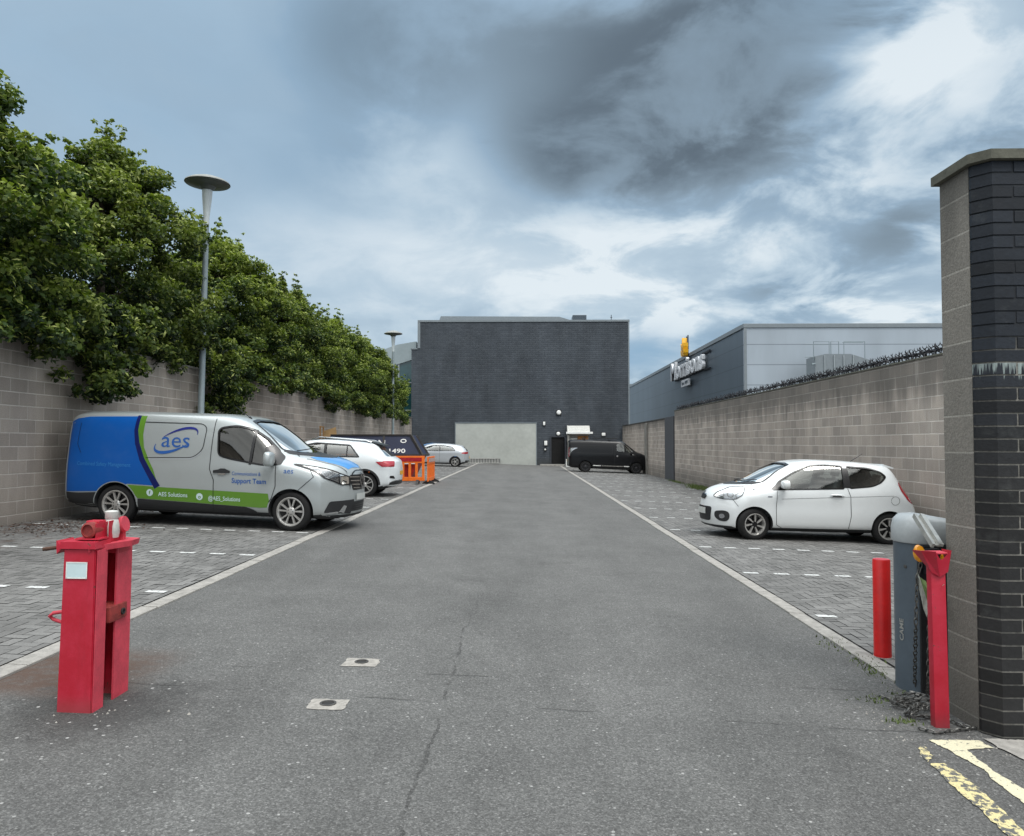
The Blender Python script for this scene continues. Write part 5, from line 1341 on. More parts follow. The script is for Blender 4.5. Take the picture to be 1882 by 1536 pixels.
for v in 'RL':
    P_('window_seal', 'gloss', strip(tw1, .03, True), v, .005); P_('pillar_trim', 'gloss', strip([(1.95, 1.07), (1.98, 1.42)], .07), v, .006); P_('pillar_trim', 'gloss', strip([(1.36, 1.08), (1.38, 1.40)], .03), v, .006)
    P_('arch_trim', 'plastic', strip(arc(.84, .345, .405, 0, 180, 20), .055), v, .006, .04); P_('arch_trim', 'plastic', strip(arc(3.43, .345, .405, 0, 180, 20), .055), v, .006, .04)
    P_('sill_trim', 'plastic', [(1.22, .24), (3.05, .24), (3.05, .36), (1.22, .36)], v, .006)
    P_('panel_gap', 'plastic', [q for L_ in (strip([(2.02, 1.05), (2.0, .6), (1.98, .38)], .010), strip([(1.30, 1.0), (1.20, .8), (1.27, .6), (1.3, .38)], .010), strip([(3.05, 1.0), (3.05, .38)], .01)) for q in L_], v, .005)
    P_('tail_light', 'redlamp', rounded([(.16, 1.0), (.56, .975), (.46, .90), (.38, .845), (.14, .85)], .02), v, .008, .03)
    mb = MB(); s_ = -1 if v == 'R' else 1; mb.tube([(.75, s_ * .60, 1.50), (.9, s_ * .61, 1.55), (2.2, s_ * .60, 1.60), (2.4, s_ * .58, 1.53)], .017, 6); mb.build('roof_rail', 'chrome', root, smooth=60)
    P_('door_handle', 'white2', rounded([(1.42, .93), (1.62, .93), (1.62, .96), (1.42, .96)], .01), v, .03)
for q in (rounded([(.55, 1.0), (.87, 1.0), (.87, .85), (.62, .85)], .02), rounded([(-.87, 1.0), (-.55, 1.0), (-.62, .85), (-.87, .85)], .02)): P_('tail_light', 'redlamp', q, 'B', .008, .03)
P_('bumper_trim', 'plastic', rounded([(-.80, .28), (.80, .28), (.80, .42), (.55, .46), (-.55, .46), (-.80, .42)], .02), 'B', .006)
P_('bumper_grille', 'gloss', [rounded([(.58, .52), (.80, .54), (.80, .60), (.66, .60)], .01), rounded([(-.80, .54), (-.58, .52), (-.66, .60), (-.80, .60)], .01)], 'B', .008)
P_('bumper_chrome', 'chrome', strip([(-.74, .44), (-.55, .475), (.55, .475), (.74, .44)], .018), 'B', .012)
P_('number_plate', 'yellow', [(-.26, .62), (.26, .62), (.26, .73), (-.26, .73)], 'B', .01)
mb = MB(); mb.prism([(.42, 1.40), (.46, 1.44), (.85, 1.525), (.85, 1.45)], -.55, .55, 'y'); mb.build('roof_spoiler', 'gloss', root)
seats(root, [1.35, 2.25], [-.4, .4], .60, .48)
mirror_mesh(root, (2.95, .87, 1.06), 1, 'white2', .2, .16, .14); mirror_mesh(root, (2.95, -.87, 1.06), -1, 'white2', .2, .16, .14)

# ================================================================== SILVER HATCHBACK, BLUE CAR, BLACK VAN (far)
cor = dict(len=4.37, top=[(0, .90), (.03, 1.0), (.12, 1.12), (.28, 1.24), (.42, 1.325), (.7, 1.38), (1.4, 1.43), (2.0, 1.435), (2.5, 1.37), (3.1, 1.08), (3.3, 1.0), (3.9, .90), (4.2, .82), (4.33, .72), (4.37, .64)],
    bot=[(0, .34), (.03, .31), (.2, .24), (.6, .18), (4.0, .17), (4.3, .2), (4.37, .28)], wid=[(0, .74), (.05, .82), (.3, .87), (.8, .89), (3.5, .89), (4.1, .85), (4.37, .74)],
    belt=[(0, .85), (.6, .96), (1.5, .93), (3.0, .87), (4.37, .6)], roofw=[(0, .78), (.5, .72), (1.5, .72), (2.5, .71), (3.2, .76), (4.37, .82)], drop=[(0, .08), (2.4, .08), (3.4, .06), (4.37, .05)],
    sf=(2.9, .42), sr=(.7, .2), arches=[(.80, .32, .36), (3.44, .32, .36)], tw=.2, tr=.315, rr=.22)
cw = rounded([(.80, 1.0), (1.0, 1.22), (1.5, 1.30), (2.2, 1.30), (2.6, 1.18), (3.0, .96), (2.0, .95)], [.04, .08, .1, .1, .1, .03, 0])
crw = rounded([(-.55, 1.0), (-.45, 1.25), (.45, 1.25), (.55, 1.0)], .05)
def far_car(O, paint, label, mats='glassm'):
    root, sf = vehicle('hatchback_car', O, R_(180), label, cor, paint, dict(cat='car', hollow=(.6, 3.1, .5), side_windows=[cw], rear_window=crw, rw_x=.8, glass=mats, steer=(0, 0), wheel='five'))
    q = lambda name, mat, polys, view='L', off=.006: sf.part(name, mat, root, polys, view, off)
    q('windscreen', 'gloss', rounded([(-.66, 1.05), (-.52, 1.36), (.52, 1.36), (.66, 1.05)], .05), 'F')
    for v in 'LR':
        q('pillar_trim', 'gloss', strip([(1.75, .94), (1.78, 1.31)], .06), v); q('window_seal', 'gloss', strip(cw, .025, True), v)
        q('panel_gap', 'plastic', [a for L_ in (strip([(1.78, .94), (1.76, .28)], .010), strip([(2.95, .93), (2.95, .28)], .01)) for a in L_], v)
        q('tail_light', 'redlamp', rounded([(.05, .95), (.42, .90), (.40, .83), (.06, .82)], .02), v)
    for w_ in (rounded([(.45, .95), (.82, .93), (.82, .82), (.5, .83)], .02), rounded([(-.82, .93), (-.45, .95), (-.5, .83), (-.82, .82)], .02)): q('tail_light', 'redlamp', w_, 'B')
    q('bumper_trim', 'plastic', rounded([(-.74, .28), (.74, .28), (.7, .42), (-.7, .42)], .03), 'B')
    q('number_plate', 'yellow', [(-.26, .56), (.26, .56), (.26, .67), (-.26, .67)], 'B', .01)
    seats(root, [1.3, 2.2], [-.38, .38], .5, .46)
far_car((-3.48, 47.95, .115), 'silver2', 'silver hatchback parked far up on the left near the pale panel')
far_car((-4.35, 53.4, .14), 'bluecar', 'blue car mostly hidden behind the silver hatchback')

tr = dict(len=4.95, top=[(0, 1.80), (.03, 1.85), (.1, 1.90), (.4, 1.93), (1.5, 1.97), (2.95, 1.97), (3.25, 1.90), (3.55, 1.72), (3.95, 1.43), (4.12, 1.32), (4.5, 1.20), (4.75, 1.07), (4.88, .95), (4.95, .82)],
    bot=[(0, .36), (.06, .33), (.3, .27), (4.6, .23), (4.88, .25), (4.95, .31)], wid=[(0, .88), (.05, .93), (.3, .965), (.8, .985), (4.2, .98), (4.7, .93), (4.95, .86)],
    belt=[(0, 1.15), (4.0, 1.12), (4.95, .7)], roofw=[(0, .84), (3.1, .82), (4.1, .78), (4.95, .84)], drop=[(0, .1), (3.3, .1), (4.95, .05)], sf=(3.2, .38), sr=(.5, .05),
    arches=[(1.03, .335, .385), (4.05, .335, .385)], tw=.215, tr=.335, rr=.225)
bw = rounded([(2.86, 1.32), (2.86, 1.76), (3.26, 1.76), (3.34, 1.29)], .05); bw2 = rounded([(3.42, 1.28), (3.34, 1.73), (3.45, 1.68), (3.85, 1.36), (3.9, 1.24)], .04)
root, sf = vehicle('panel_van', (2.62, 46.45, -.087), R_(0), 'black panel van parked far up on the right beside the low wall', tr, 'blackp',
    dict(cat='van', hollow=(2.4, 4.05, .6), side_windows=[bw, bw2], glass='glass', steer=(0, 0), wheel='cover', wheelmat='alloyd'))
P_('windscreen', 'gloss', rounded([(-.72, 1.38), (-.6, 1.83), (.6, 1.83), (.72, 1.38)], .05), 'F', .006)
for v in 'RL':
    P_('stripe', 'whitet', [(1.48, .40), (1.95, .40), (1.95, .45), (1.48, .45)], v, .006); P_('stripe', 'whitet', [(3.3, .40), (3.62, .40), (3.62, .45), (3.3, .45)], v, .006)
    P_('panel_gap', 'plastic', [q for L_ in (strip([(2.75, 1.9), (2.75, .3)], .012), strip([(3.75, 1.2), (3.7, .5)], .012), strip([(.5, 1.6), (2.6, 1.6), (2.6, 1.15), (.5, 1.15)], .012)) for q in L_], v, .005)
    P_('tail_light', 'redlamp', rounded([(.01, .9), (.07, .9), (.07, 1.45), (.01, 1.45)], .02), v, .007); P_('door_handle', 'chrome', arc(2.9, 1.02, .05, 0, 340, 12), v, .02)
r = random.Random(12); polys = []; x_ = 2.02
while x_ < 3.22:
    w_ = r.uniform(.025, .05); polys.append([(x_, .395), (x_ + w_, .395), (x_ + w_ * r.uniform(.7, 1), .395 + r.uniform(.03, .06)), (x_, .455)]); x_ += w_ + .022
P_('lettering', 'canopy', polys, 'R', .006, .12)
P_('number_plate', 'yellow', [(-.26, .6), (.26, .6), (.26, .71), (-.26, .71)], 'B', .01)
for w_ in (rounded([(-.93, .95), (-.85, .95), (-.85, 1.45), (-.93, 1.45)], .02), rounded([(.85, .95), (.93, .95), (.93, 1.45), (.85, 1.45)], .02)): P_('tail_light', 'lampin', w_, 'B', .008)
mb = MB(); mb.box((.9, -.75, 2.0), (1.0, .75, 2.06)); mb.box((2.4, -.75, 2.02), (2.5, .75, 2.08)); mb.bar((1.5, -.6, 2.06), (2.9, -.6, 2.06), .08, .06); mb.build('roof_bars', 'plastic', root)
seats(root, [2.8], [-.5, .5], .75); mirror_mesh(root, (3.75, -.96, 1.2), -1, 'plastic', .22, .22, .13); mirror_mesh(root, (3.75, .96, 1.2), 1, 'plastic', .22, .22, .13)

# ================================================================== ENCLOSED SKIP, BARRIERS, BOARDS
sk = thing('enclosed_skip', (-5.9, 29.9, gz(-5.9)), 'navy enclosed skip lettered PATTERSON on a red base', 'skip')
def skp(mb, name, mat, **k): return world_part(mb, name, mat, sk, **k)
yf, yb = 29.0, 30.8; zb_, zt_ = 1.13, 1.92
mb = MB(); B0 = [(-8.1, yf), (-3.88, yf), (-3.88, yb), (-8.1, yb)]; T0 = [(-7.42, yf + .22), (-4.36, yf + .22), (-4.36, yb - .22), (-7.42, yb - .22)]
mb.add([(x, y, zb_) for x, y in B0] + [(x, y, zt_) for x, y in T0], [(0, 1, 5, 4), (1, 2, 6, 5), (2, 3, 7, 6), (3, 0, 4, 7), (4, 5, 6, 7), (3, 2, 1, 0)]); hood = skp(mb, 'hood', 'skipnavy')
mb = MB(); 
mb.bar((-8.12, yf - .02, zb_ + .02), (-3.86, yf - .02, zb_ + .02), .07, .08); mb.bar((-7.44, yf + .21, zt_ + .01), (-4.34, yf + .21, zt_ + .01), .06, .05)
mb.bar((-3.86, yf, zb_), (-4.34, yf + .21, zt_), .10, .08); mb.bar((-3.86, yb, zb_), (-4.34, yb - .21, zt_), .10, .08); mb.bar((-3.86, yf, zb_ + .02), (-3.86, yb, zb_ + .02), .08, .08)
mb.bar((-5.38, yf - .006, zb_ + .03), (-5.38, yf + .205, zt_), .07, .03); skp(mb, 'hood_frame', 'skipdark')
mb = MB(); B1 = [(-7.5, yf + .15), (-4.35, yf + .15), (-4.35, yb - .15), (-7.5, yb - .15)]; T1 = [(-8.0, yf + .02), (-3.95, yf + .02), (-3.95, yb), (-8.0, yb)]; zg = .14
mb.add([(x, y, zg + .1) for x, y in B1] + [(x, y, zb_ - .03) for x, y in T1], [(0, 1, 5, 4), (1, 2, 6, 5), (2, 3, 7, 6), (3, 0, 4, 7), (4, 5, 6, 7), (3, 2, 1, 0)])
for x in (-7.4, -6.4, -5.4, -4.4): mb.bar((x, yf + .13, zg + .12), (x, yf, zb_ - .04), .08, .05)
mb.box((-7.5, yf + .3, gz(-7.5) - .12), (-4.35, yf + .5, zg + .1)); mb.box((-7.5, yb - .5, gz(-7.5) - .12), (-4.35, yb - .3, zg + .1)); skp(mb, 'base', 'skipred')
def skip_text(txt, h, x, z, fit):
    mb = MB()
    for q in text2d(txt, h, .02, 0, 0, fit=fit):
        vs = []
        for u, v in q:
            zz = z + v; yy = yf + (zz - zb_) / (zt_ - zb_) * .22 - .012; vs.append((x + u, yy, zz))
        mb.add(vs, [tuple(range(len(vs)))])
    return skp(mb, 'lettering', 'whitet', fix=False)
skip_text('PATTERSON', .26, -6.35, 1.60, 2.05); skip_text('1490', .16, -4.84, 1.32, .62)
mb = MB()
for q in strip([(-4.62 + .10 * math.cos(R_(a)), 1.70 + .06 * math.sin(R_(a))) for a in range(0, 360, 20)], .035, True):
    mb.add([(u, yf + (v - zb_) / (zt_ - zb_) * .22 - .012, v) for u, v in q], [(0, 1, 2, 3)])
skp(mb, 'emblem', 'whitet', fix=False)
mb = MB(); mb.box((-4.55, yf - .03, .82), (-4.15, yf - .012, 1.03)); skp(mb, 'label_plate', 'whitet')

def barrier(x, y, rz, label, L_=2.0):
    t_ = thing('road_barrier', (x, y, gz(x)), label, 'safety barrier', 'orange plastic barriers round the skip', rot=(0, 0, rz))
    mb = MB(); h = 1.0; mb.box((-L_ / 2, -.025, h - .26), (L_ / 2, .025, h), bev=.01); mb.box((-L_ / 2, -.025, .10), (L_ / 2, .025, .24), bev=.01)
    n = 9
    for k in range(n):
        xx = -L_ / 2 + .05 + k * (L_ - .1) / (n - 1); mb.box((xx - .045, -.02, .24), (xx + .045, .02, h - .26))
    mb.build('panel', 'orange', t_)
    mb = MB(); mb.box((-L_ / 2 + .1, -.032, h - .20), (L_ / 2 - .1, -.027, h - .06)); o = mb.build('reflective_strip', 'redlamp', t_)
    mb = MB()
    for s_ in (-1, 1): mb.prism([(-.24, 0), (.24, 0), (.20, .06), (.05, .14), (-.05, .14), (-.20, .06)], s_ * (L_ / 2 - .25) - .05, s_ * (L_ / 2 - .25) + .05, 'x')
    mb.build('feet', 'plastic', t_)
barrier(-4.62, 27.55, 0, 'front orange barrier, partly hidden by the white crossover', 2.05)
barrier(-3.50, 28.7, R_(90), 'orange barrier edge-on at the road end of the skip', 2.0)
barrier(-6.75, 27.6, 0, 'orange barrier hidden behind the white crossover cabin', 2.0)
t_ = thing('timber_board', (-8.0, 30.9, gz(-8)), 'tan board leaning on the wall behind the skip', 'board')
mb = MB(); mb.bar((.28, .0, 0), (-.08, .0, 1.92), .9, .03, 0, (0, 1, 0)); mb.v = [(x * .6 + .12, y, z) for x, y, z in mb.v]; mb.build('board', 'wood', t_)
t_ = thing('timber_trestle', (-8.02, 30.0, gz(-8)), 'narrow brown timber trestle standing left of the tan board', 'trestle')
mb = MB(); mb.bar((0, -.12, 0), (0, -.12, 1.98), .05, .05); mb.bar((.0, .34, 0), (.0, .34, 1.98), .05, .05); mb.bar((0, -.17, 2.0), (0, .39, 2.0), .05, .05); mb.bar((0, -.1, 1.0), (0, .32, 1.0), .05, .05); mb.build('frame', 'woodd', t_)

# ================================================================== LEFT GATE POST
g = thing('gate_post', (-2.555, 4.5, gz(-2.55)), 'large red steel gate catch post with a white sticker', 'gate post', rot=(0, R_(.9), 0)); g.scale = (.89, 1, 1)
def gb(name, mat, mb, par=None, **k): return mb.build(name, mat, par or g, **k)
# local: x -0.11..0.1 front box at y -0.15..-0.03 ; rear channel y .13..
zt = 1.0
mb = MB(); vs = []
for z, xl, xr_ in ((-.05, -.125, .10), (.93, -.11, .095)):
    vs += [(xl, -.15, z), (xr_, -.15, z), (xr_ + .0, -.03, z), (xl, -.03, z)]
mb.add(vs, [(0, 1, 5, 4), (1, 2, 6, 5), (2, 3, 7, 6), (3, 0, 4, 7), (4, 5, 6, 7), (3, 2, 1, 0)]); me = mb.mesh('front_box', 'red'); bm = bmesh.new(); bm.from_mesh(me); bmesh.ops.bevel(bm, geom=list(bm.edges), offset=.006, segments=2, affect='EDGES'); bm.to_mesh(me); bm.free(); link('front_box', me, g)
mb = MB(); mb.box((-.115, .19, -.05), (.085, .205, .93)); mb.box((.075, .12, -.05), (.09, .188, .93)); mb.box((-.115, .12, -.05), (-.10, .188, .93)); mb.box((-.035, .10, .04), (-.02, .188, .9)); mb.build('rear_channel', 'red', g)
mb = MB(); mb.box((.086, .085, -.05), (.098, .26, .93)); mb.build('side_flange', 'litred', g)
mb = MB(); mb.box((.101, -.14, -.04), (.106, -.035, .92)); mb.build('side_plate', 'litred', g)
mb = MB(); mb.box((-.03, .0, .47), (.112, .20, .565), bev=.012); c_ = mb.build('clamp_block', 'redrust', g, smooth=30)
mb = MB(); mb.lathe([(.02, 0), (.02, .01), (.012, .01), (.012, .002), (0, .002)], 16, 0, Matrix.Translation((.113, .14, .515)) @ Matrix.Rotation(math.pi / 2, 4, 'Y'), caps=False); mb.build('bolt_hole', 'hole', c_)
mb = MB(); mb.tube([Vector((-.11, -.06, .545)), Vector((-.17, -.07, .55)), Vector((-.215, -.075, .545)), Vector((-.243, -.07, .525)), Vector((-.225, -.06, .505)), Vector((-.17, -.05, .485)), Vector((-.11, -.05, .475))], .011, 8); mb.build('handle_loop', 'litred', g, smooth=60)
mb = MB(); mb.prism([(-.13, .93), (-.125, .97), (.10, .97), (.105, .93)], -.165, .0, 'y')
mb.prism([(-.15, .90), (-.12, .93), (-.15, .975), (-.155, .975)], -.16, .0, 'y'); mb.build('top_cap', 'red', g)
mb = MB(); vs = [(.10, -.17, .945), (.30, .11, .95), (.28, .22, .95), (.02, .26, .95), (-.1, .0, .945)]
mb.add(vs + [(x * .96, y * .96, z - .035) for x, y, z in vs], [(0, 1, 2, 3, 4), (9, 8, 7, 6, 5)] + [(i, (i + 1) % 5, (i + 1) % 5 + 5, i + 5) for i in range(5)]); mb.v = [(x * .62, y, z) for x, y, z in mb.v]; mb.build('wedge_plate', 'litred', g)
mb = MB(); mb.box((-.10, .10, .87), (.10, .24, .915), bev=.005); mb.build('rear_cap', 'red', g)
mb = MB(); mb.box((-.06, -.12, .977), (.10, -.02, .985)); mb.box((-.03, -.06, .985), (.055, .02, 1.08), bev=.004); mb.box((.058, -.10, .94), (.064, .16, 1.07)); mb.box((.085, .0, .95), (.091, .17, 1.075)); mb.build('bracket', 'red', g)
mb = MB(); mt = Matrix.Translation((.02, -.04, 1.03)) @ Matrix.Rotation(math.pi / 2, 4, 'X')
mb.lathe([(.045, -.02), (.047, .075), (.036, .082), (.034, .07), (0, .068)], 24, 0, mt); mb.build('pin_housing', 'redrust', g, smooth=40)
mb = MB(); mt = Matrix.Translation((.06, .07, 1.025))
mb.lathe([(.0, -.06), (.045, -.055), (.052, -.02), (.05, .02), (.042, .045), (.036, .055), (.040, .06), (.040, .10), (.03, .105), (.0, .108)], 20, 0, mt, caps=False); o = mb.build('white_canister', 'whitepl', g, smooth=40)
mb = MB(); mb.lathe([(.047, 0), (.05, .01), (.047, .028), (0, .03)], 24, 0, Matrix.Translation((.095, .13, 1.04)) @ Matrix.Rotation(R_(75), 4, 'Y'), caps=True); mb.bar((.085, .14, .95), (.085, .14, 1.05), .03, .05); mb.build('end_disc', 'litred', g, smooth=40)
mb = MB(); mb.bar((.075, .10, 1.03), (.075, .10, 1.085), .012, .02); mb.build('stop_pin', 'plastic', g)
mb = MB(); mb.tube([(-.24, -.16, .925), (-.14, -.12, .935)], .011, 10); mb.build('bolt_rod', 'rust', g, smooth=50)
mb = MB(); mb.tube([(-.15, -.12, .935), (-.10, -.10, .94)], .022, 12); mb.build('rod_sleeve', 'red', g, smooth=50)
mb = MB(); mb.box((-.085, -.1545, .765), (.045, -.1525, .85)); s_ = mb.build('sticker', 'palet', g)
mb = MB(); mb.box((-.085, -.1562, .76), (.045, -.1552, .767)); mb.box((-.085, -.1562, .848), (.045, -.1552, .855)); mb.box((-.089, -.1562, .76), (-.083, -.1552, .855)); mb.box((.043, -.1562, .76), (.049, -.1552, .855)); mb.build('sticker_border', 'whitet', s_)

# ================================================================== RIGHT GATE GROUP
p = gr(1733, 1338)
g = thing('gate_post', (p.x, p.y + .03, gz(p.x)), 'slim red post with flared top beside the black brick wall', 'gate post', rot=(0, R_(-.6), 0))
mb = MB(); mb.box((-.045, -.03, -.03), (.045, .03, 1.0), bev=.012); mb.build('post', 'red', g, smooth=40)
mb = MB(); mb.add([(-.05, -.045, .93), (.05, -.045, .93), (-.115, -.06, 1.06), (-.05, -.10, 1.06), (.065, -.06, 1.06), (.065, .05, 1.055), (-.115, .05, 1.05), (.0, -.045, .90), (0, -.06, 1.0)],
    [(7, 8, 3, 2), (7, 1, 4, 8), (0, 7, 2), (1, 5, 4), (0, 2, 6), (2, 3, 6)])
mb.build('flared_catch', 'red', g)
mb = MB(); mb.box((-.10, -.035, 1.035), (.06, .06, 1.043)); mb.build('catch_plate', 'litred', g)

p = gr(1622, 1212); g = thing('bollard', (p.x + .03, p.y + .06, gz(p.x)), 'plain bright red round bollard left of the barrier cabinet', 'bollard')
mb = MB(); mb.lathe([(.066, -.05), (.066, .775), (.062, .782)], 32, 0); mb.build('tube', 'red2', g, smooth=40)
mb = MB(); mb.lathe([(.061, .783), (0, .783)], 32, 0, None, caps=False); mb.build('top_cap', 'litred', g)
mb = MB(); mb.lathe([(.075, -.01), (.072, .012), (.0, .012)], 24, 0, None, caps=False); mb.build('footing', 'concrete', g)

# barrier cabinet
g = thing('barrier_cabinet', (2.79, 5.42, gz(2.79)), 'grey automatic barrier cabinet with pale rounded hood', 'barrier cabinet')
def dshape(s_=1., n=14):
    # plan outline: curved face towards the road/camera-left, flat dark side towards the camera-right
    pts = []
    for i in range(n + 1):
        a = R_(205 - 130 * i / n + 50); pts.append((-.02 + .155 * s_ * math.cos(a), .02 + .17 * s_ * math.sin(a)))
    return pts
outl = []
for i in range(17):
    a = R_(100 + 160 * i / 16); outl.append((-.03 + .145 * math.cos(a), .0 + .175 * math.sin(a)))
front_i = outl[-1]
poly = outl + [(.16, -.165), (.16, .165)]
mb = MB(); mb.prism(poly[:], -.05, 1.02, 'z'); mb.build('casing', 'cabgrey', g, smooth=30)
mb = MB(); mb.box((-.115, -.198, .0), (.168, -.179, 1.015), bev=.004); mb.build('side_panel', 'black', g)
mb = MB(); k = len(poly); lv = [(1.0, 1.023), (1.03, 1.03), (1.03, 1.12), (.97, 1.175), (.80, 1.21), (.4, 1.22)]
vs = []
for s_, z in lv: vs += [(x * s_ + .0, y * s_, z - (.03 * max(0, x * 4) if z > 1.13 else 0)) for x, y in [(a * 1.04, b_ * 1.06) for a, b_ in poly]]
fs = [tuple(range(k))[::-1], tuple((len(lv) - 1) * k + i for i in range(k))]
for a in range(len(lv) - 1):
    for i in range(k): fs.append((a * k + i, a * k + (i + 1) % k, (a + 1) * k + (i + 1) % k, (a + 1) * k + i))
mb.add(vs, fs); mb.build('hood', 'cabhood', g, smooth=45)
mb = MB(); mb.lathe([(.012, 0), (.012, .006), (0, .007)], 14, 0, Matrix.Translation((-.155, -.085, .86)) @ Matrix.Rotation(R_(90), 4, 'X') @ Matrix.Rotation(R_(-62), 4, 'Y')); mb.build('lock', 'steel', g)
# vertical name on the curved face
mb = MB(); 
for q in text2d('CAME', .034, .02, 0, 0, fit=.15):
    vs = []
    for u, v in q:   # u runs up the cabinet, v wraps round the curve
        a = math.radians(196 - (v / .16) * 57); vs.append((-.03 + .148 * math.cos(a), .178 * math.sin(a), .42 + u))
    mb.add(vs, [tuple(range(len(vs)))])
mb.build('lettering', 'alu', g, fix=False)
# amber lamps and broken arm mount
gl = Vector(g.location)
for (px_, py_, Y_, lb) in ((1689, 1017, 4.93, 'amber warning lamp on the left of the arm mount'), (1738, 1030, 5.0, 'amber warning lamp on the right behind the red post')):
    c0 = at(px_, py_, Y_) - gl
    mb = MB(); mb.lathe([(.0, -.02), (.03, -.018), (.038, 0), (.03, .018), (0, .02)], 20, 0, Matrix.Translation(c0) @ Matrix.Scale(1.5, 4, (0, 0, 1)) @ Matrix.Rotation(R_(30), 4, 'Y') @ Matrix.Rotation(R_(70), 4, 'X'), caps=False)
    o = mb.build('warning_lamp', 'amber', g, smooth=50); o['label'] = lb
mb = MB(); a0 = at(1687, 947, 5.16) - gl; a1 = at(1722, 1003, 4.86) - gl
mb.bar(a0 + Vector((-.024, 0, 0)), a1 + Vector((-.024, 0, 0)), .016, .03, 0, (0, 1, 0)); mb.bar(a0 + Vector((.026, 0, .004)), a1 + Vector((.026, 0, .004)), .03, .02, 0, (0, 1, 0)); mb.bar(a0 + Vector((0, .014, 0)), a1 + Vector((0, .014, 0)), .05, .008, 0, (0, 1, 0)); mb.build('arm', 'alu', g)
mb = MB(); c0 = at(1712, 1012, 5.0) - gl; mb.bar(c0 + Vector((-.03, .1, -.02)), c0 + Vector((.04, .0, 0)), .04, .03, 0); mb.bar(c0 + Vector((-.03, .0, -.15)), c0 + Vector((-.02, .02, .0)), .06, .04); mb.bar(c0 + Vector((-.055, .04, -.22)), c0 + Vector((-.05, .04, -.06)), .03, .03); mb.build('arm_mount', 'spike', g)
# torn banner
t_ = thing('torn_banner', (2.66, 5.0, gz(2.66)), 'torn white and green banner scrap hanging from the barrier arm', 'banner')
bp = lambda x, y, Y=5.0: at(x, y, Y) - Vector(t_.location)
mb = MB(); mb.add([bp(1686, 1052), bp(1690, 1060, 4.97), bp(1704, 1095, 4.99), bp(1712, 1130, 4.98), bp(1707, 1143), bp(1697, 1118, 5.02), bp(1690, 1085, 5.03)], [(0, 1, 6), (1, 2, 5, 6), (2, 3, 4, 5)]); mb.build('white_strip', 'banner', t_)
mb = MB(); mb.add([bp(1690, 1060, 4.96), bp(1702, 1068, 4.93), bp(1712, 1095, 4.9), bp(1727, 1112, 4.86), bp(1741, 1142, 4.84), bp(1722, 1126, 4.88), bp(1706, 1110, 4.95)], [(0, 1, 2, 6), (2, 3, 5, 6), (3, 4, 5)]); mb.build('green_strip', 'bannerg', t_)
mb = MB(); mb.tube([bp(1706, 1096, 4.9), bp(1735, 1074, 4.62)], .0015, 4); mb.build('string', 'banner', t_)
# chains
def link_pts(c, d, n_, L_=.024, W_=.011):
    d = d.normalized(); n_ = (n_ - d * n_.dot(d)).normalized(); w_ = d.cross(n_); out = []
    for i in range(10):
        a = 2 * math.pi * i / 10; out.append(c + d * L_ * math.cos(a) + w_ * W_ * math.sin(a))
    return out
def chain(mb, path, step=.036, r_=.0036, wr=0., seed=1):
    r = random.Random(seed); acc = 0; k = 0
    segs = [(Vector(a), Vector(b_)) for a, b_ in zip(path[:-1], path[1:])]
    for a, b_ in segs:
        d = b_ - a; L_ = d.length; t_ = acc
        while t_ < L_:
            c = a + d * (t_ / L_); n_ = Vector((0, 1, .2)) if k % 2 else Vector((1, 0, .3))
            n_ += Vector((r.uniform(-wr, wr), r.uniform(-wr, wr), r.uniform(-wr, wr)))
            if abs(d.normalized().dot(n_.normalized())) > .95: n_ = Vector((0, 0, 1))
            mb.tube(link_pts(c, d, n_), r_, 5, closed=True); t_ += step; k += 1
        acc = t_ - L_
    return mb
t_ = thing('chain', (2.45, 4.85, gz(2.45)), 'heavy dull steel chain hanging from the barrier and heaped on the tarmac', 'chain')
mb = MB(); cl = Vector(t_.location)
chain(mb, [Vector(at(1694, 1030, 5.02)) - cl, Vector(at(1686, 1060, 5.0)) - cl, Vector(at(1683, 1150, 4.98)) - cl, Vector(gr(1681, 1272)) - cl + Vector((0, 0, .01))], wr=.25, seed=3)
chain(mb, [Vector(at(1712, 1040, 4.98)) - cl, Vector(at(1708, 1120, 4.95)) - cl, Vector(at(1706, 1255, 4.92)) - cl, Vector(gr(1704, 1285)) - cl + Vector((0, 0, .01))], wr=.25, seed=4)
mb.build('hanging_chain', 'chain', t_, smooth=60)
mb = MB(); r = random.Random(8)
path = [(1622, 1284), (1640, 1290), (1662, 1288), (1690, 1284), (1714, 1290), (1700, 1296), (1665, 1292), (1640, 1300), (1660, 1306), (1700, 1300), (1722, 1306), (1690, 1312), (1664, 1316), (1680, 1322), (1712, 1322), (1740, 1326), (1765, 1336), (1790, 1342), (1760, 1345), (1720, 1350), (1690, 1342)]
pts = []
for i, (x, y) in enumerate(path):
    q = gr(x, y); pts.append(Vector((q.x, q.y, q.z + .012 + (.02 * math.sin(i * 2.1) ** 2 if 3 < i < 14 else 0))) - cl)
chain(mb, pts, .04, .0048, .9, 5)
pts2 = [Vector((p_.x + r.uniform(-.05, .05), p_.y + r.uniform(-.03, .03), p_.z + .018)) for p_ in pts[2:14]]
chain(mb, pts2, .04, .0048, .9, 6); mb.build('chain_heap', 'steel', t_, smooth=60)

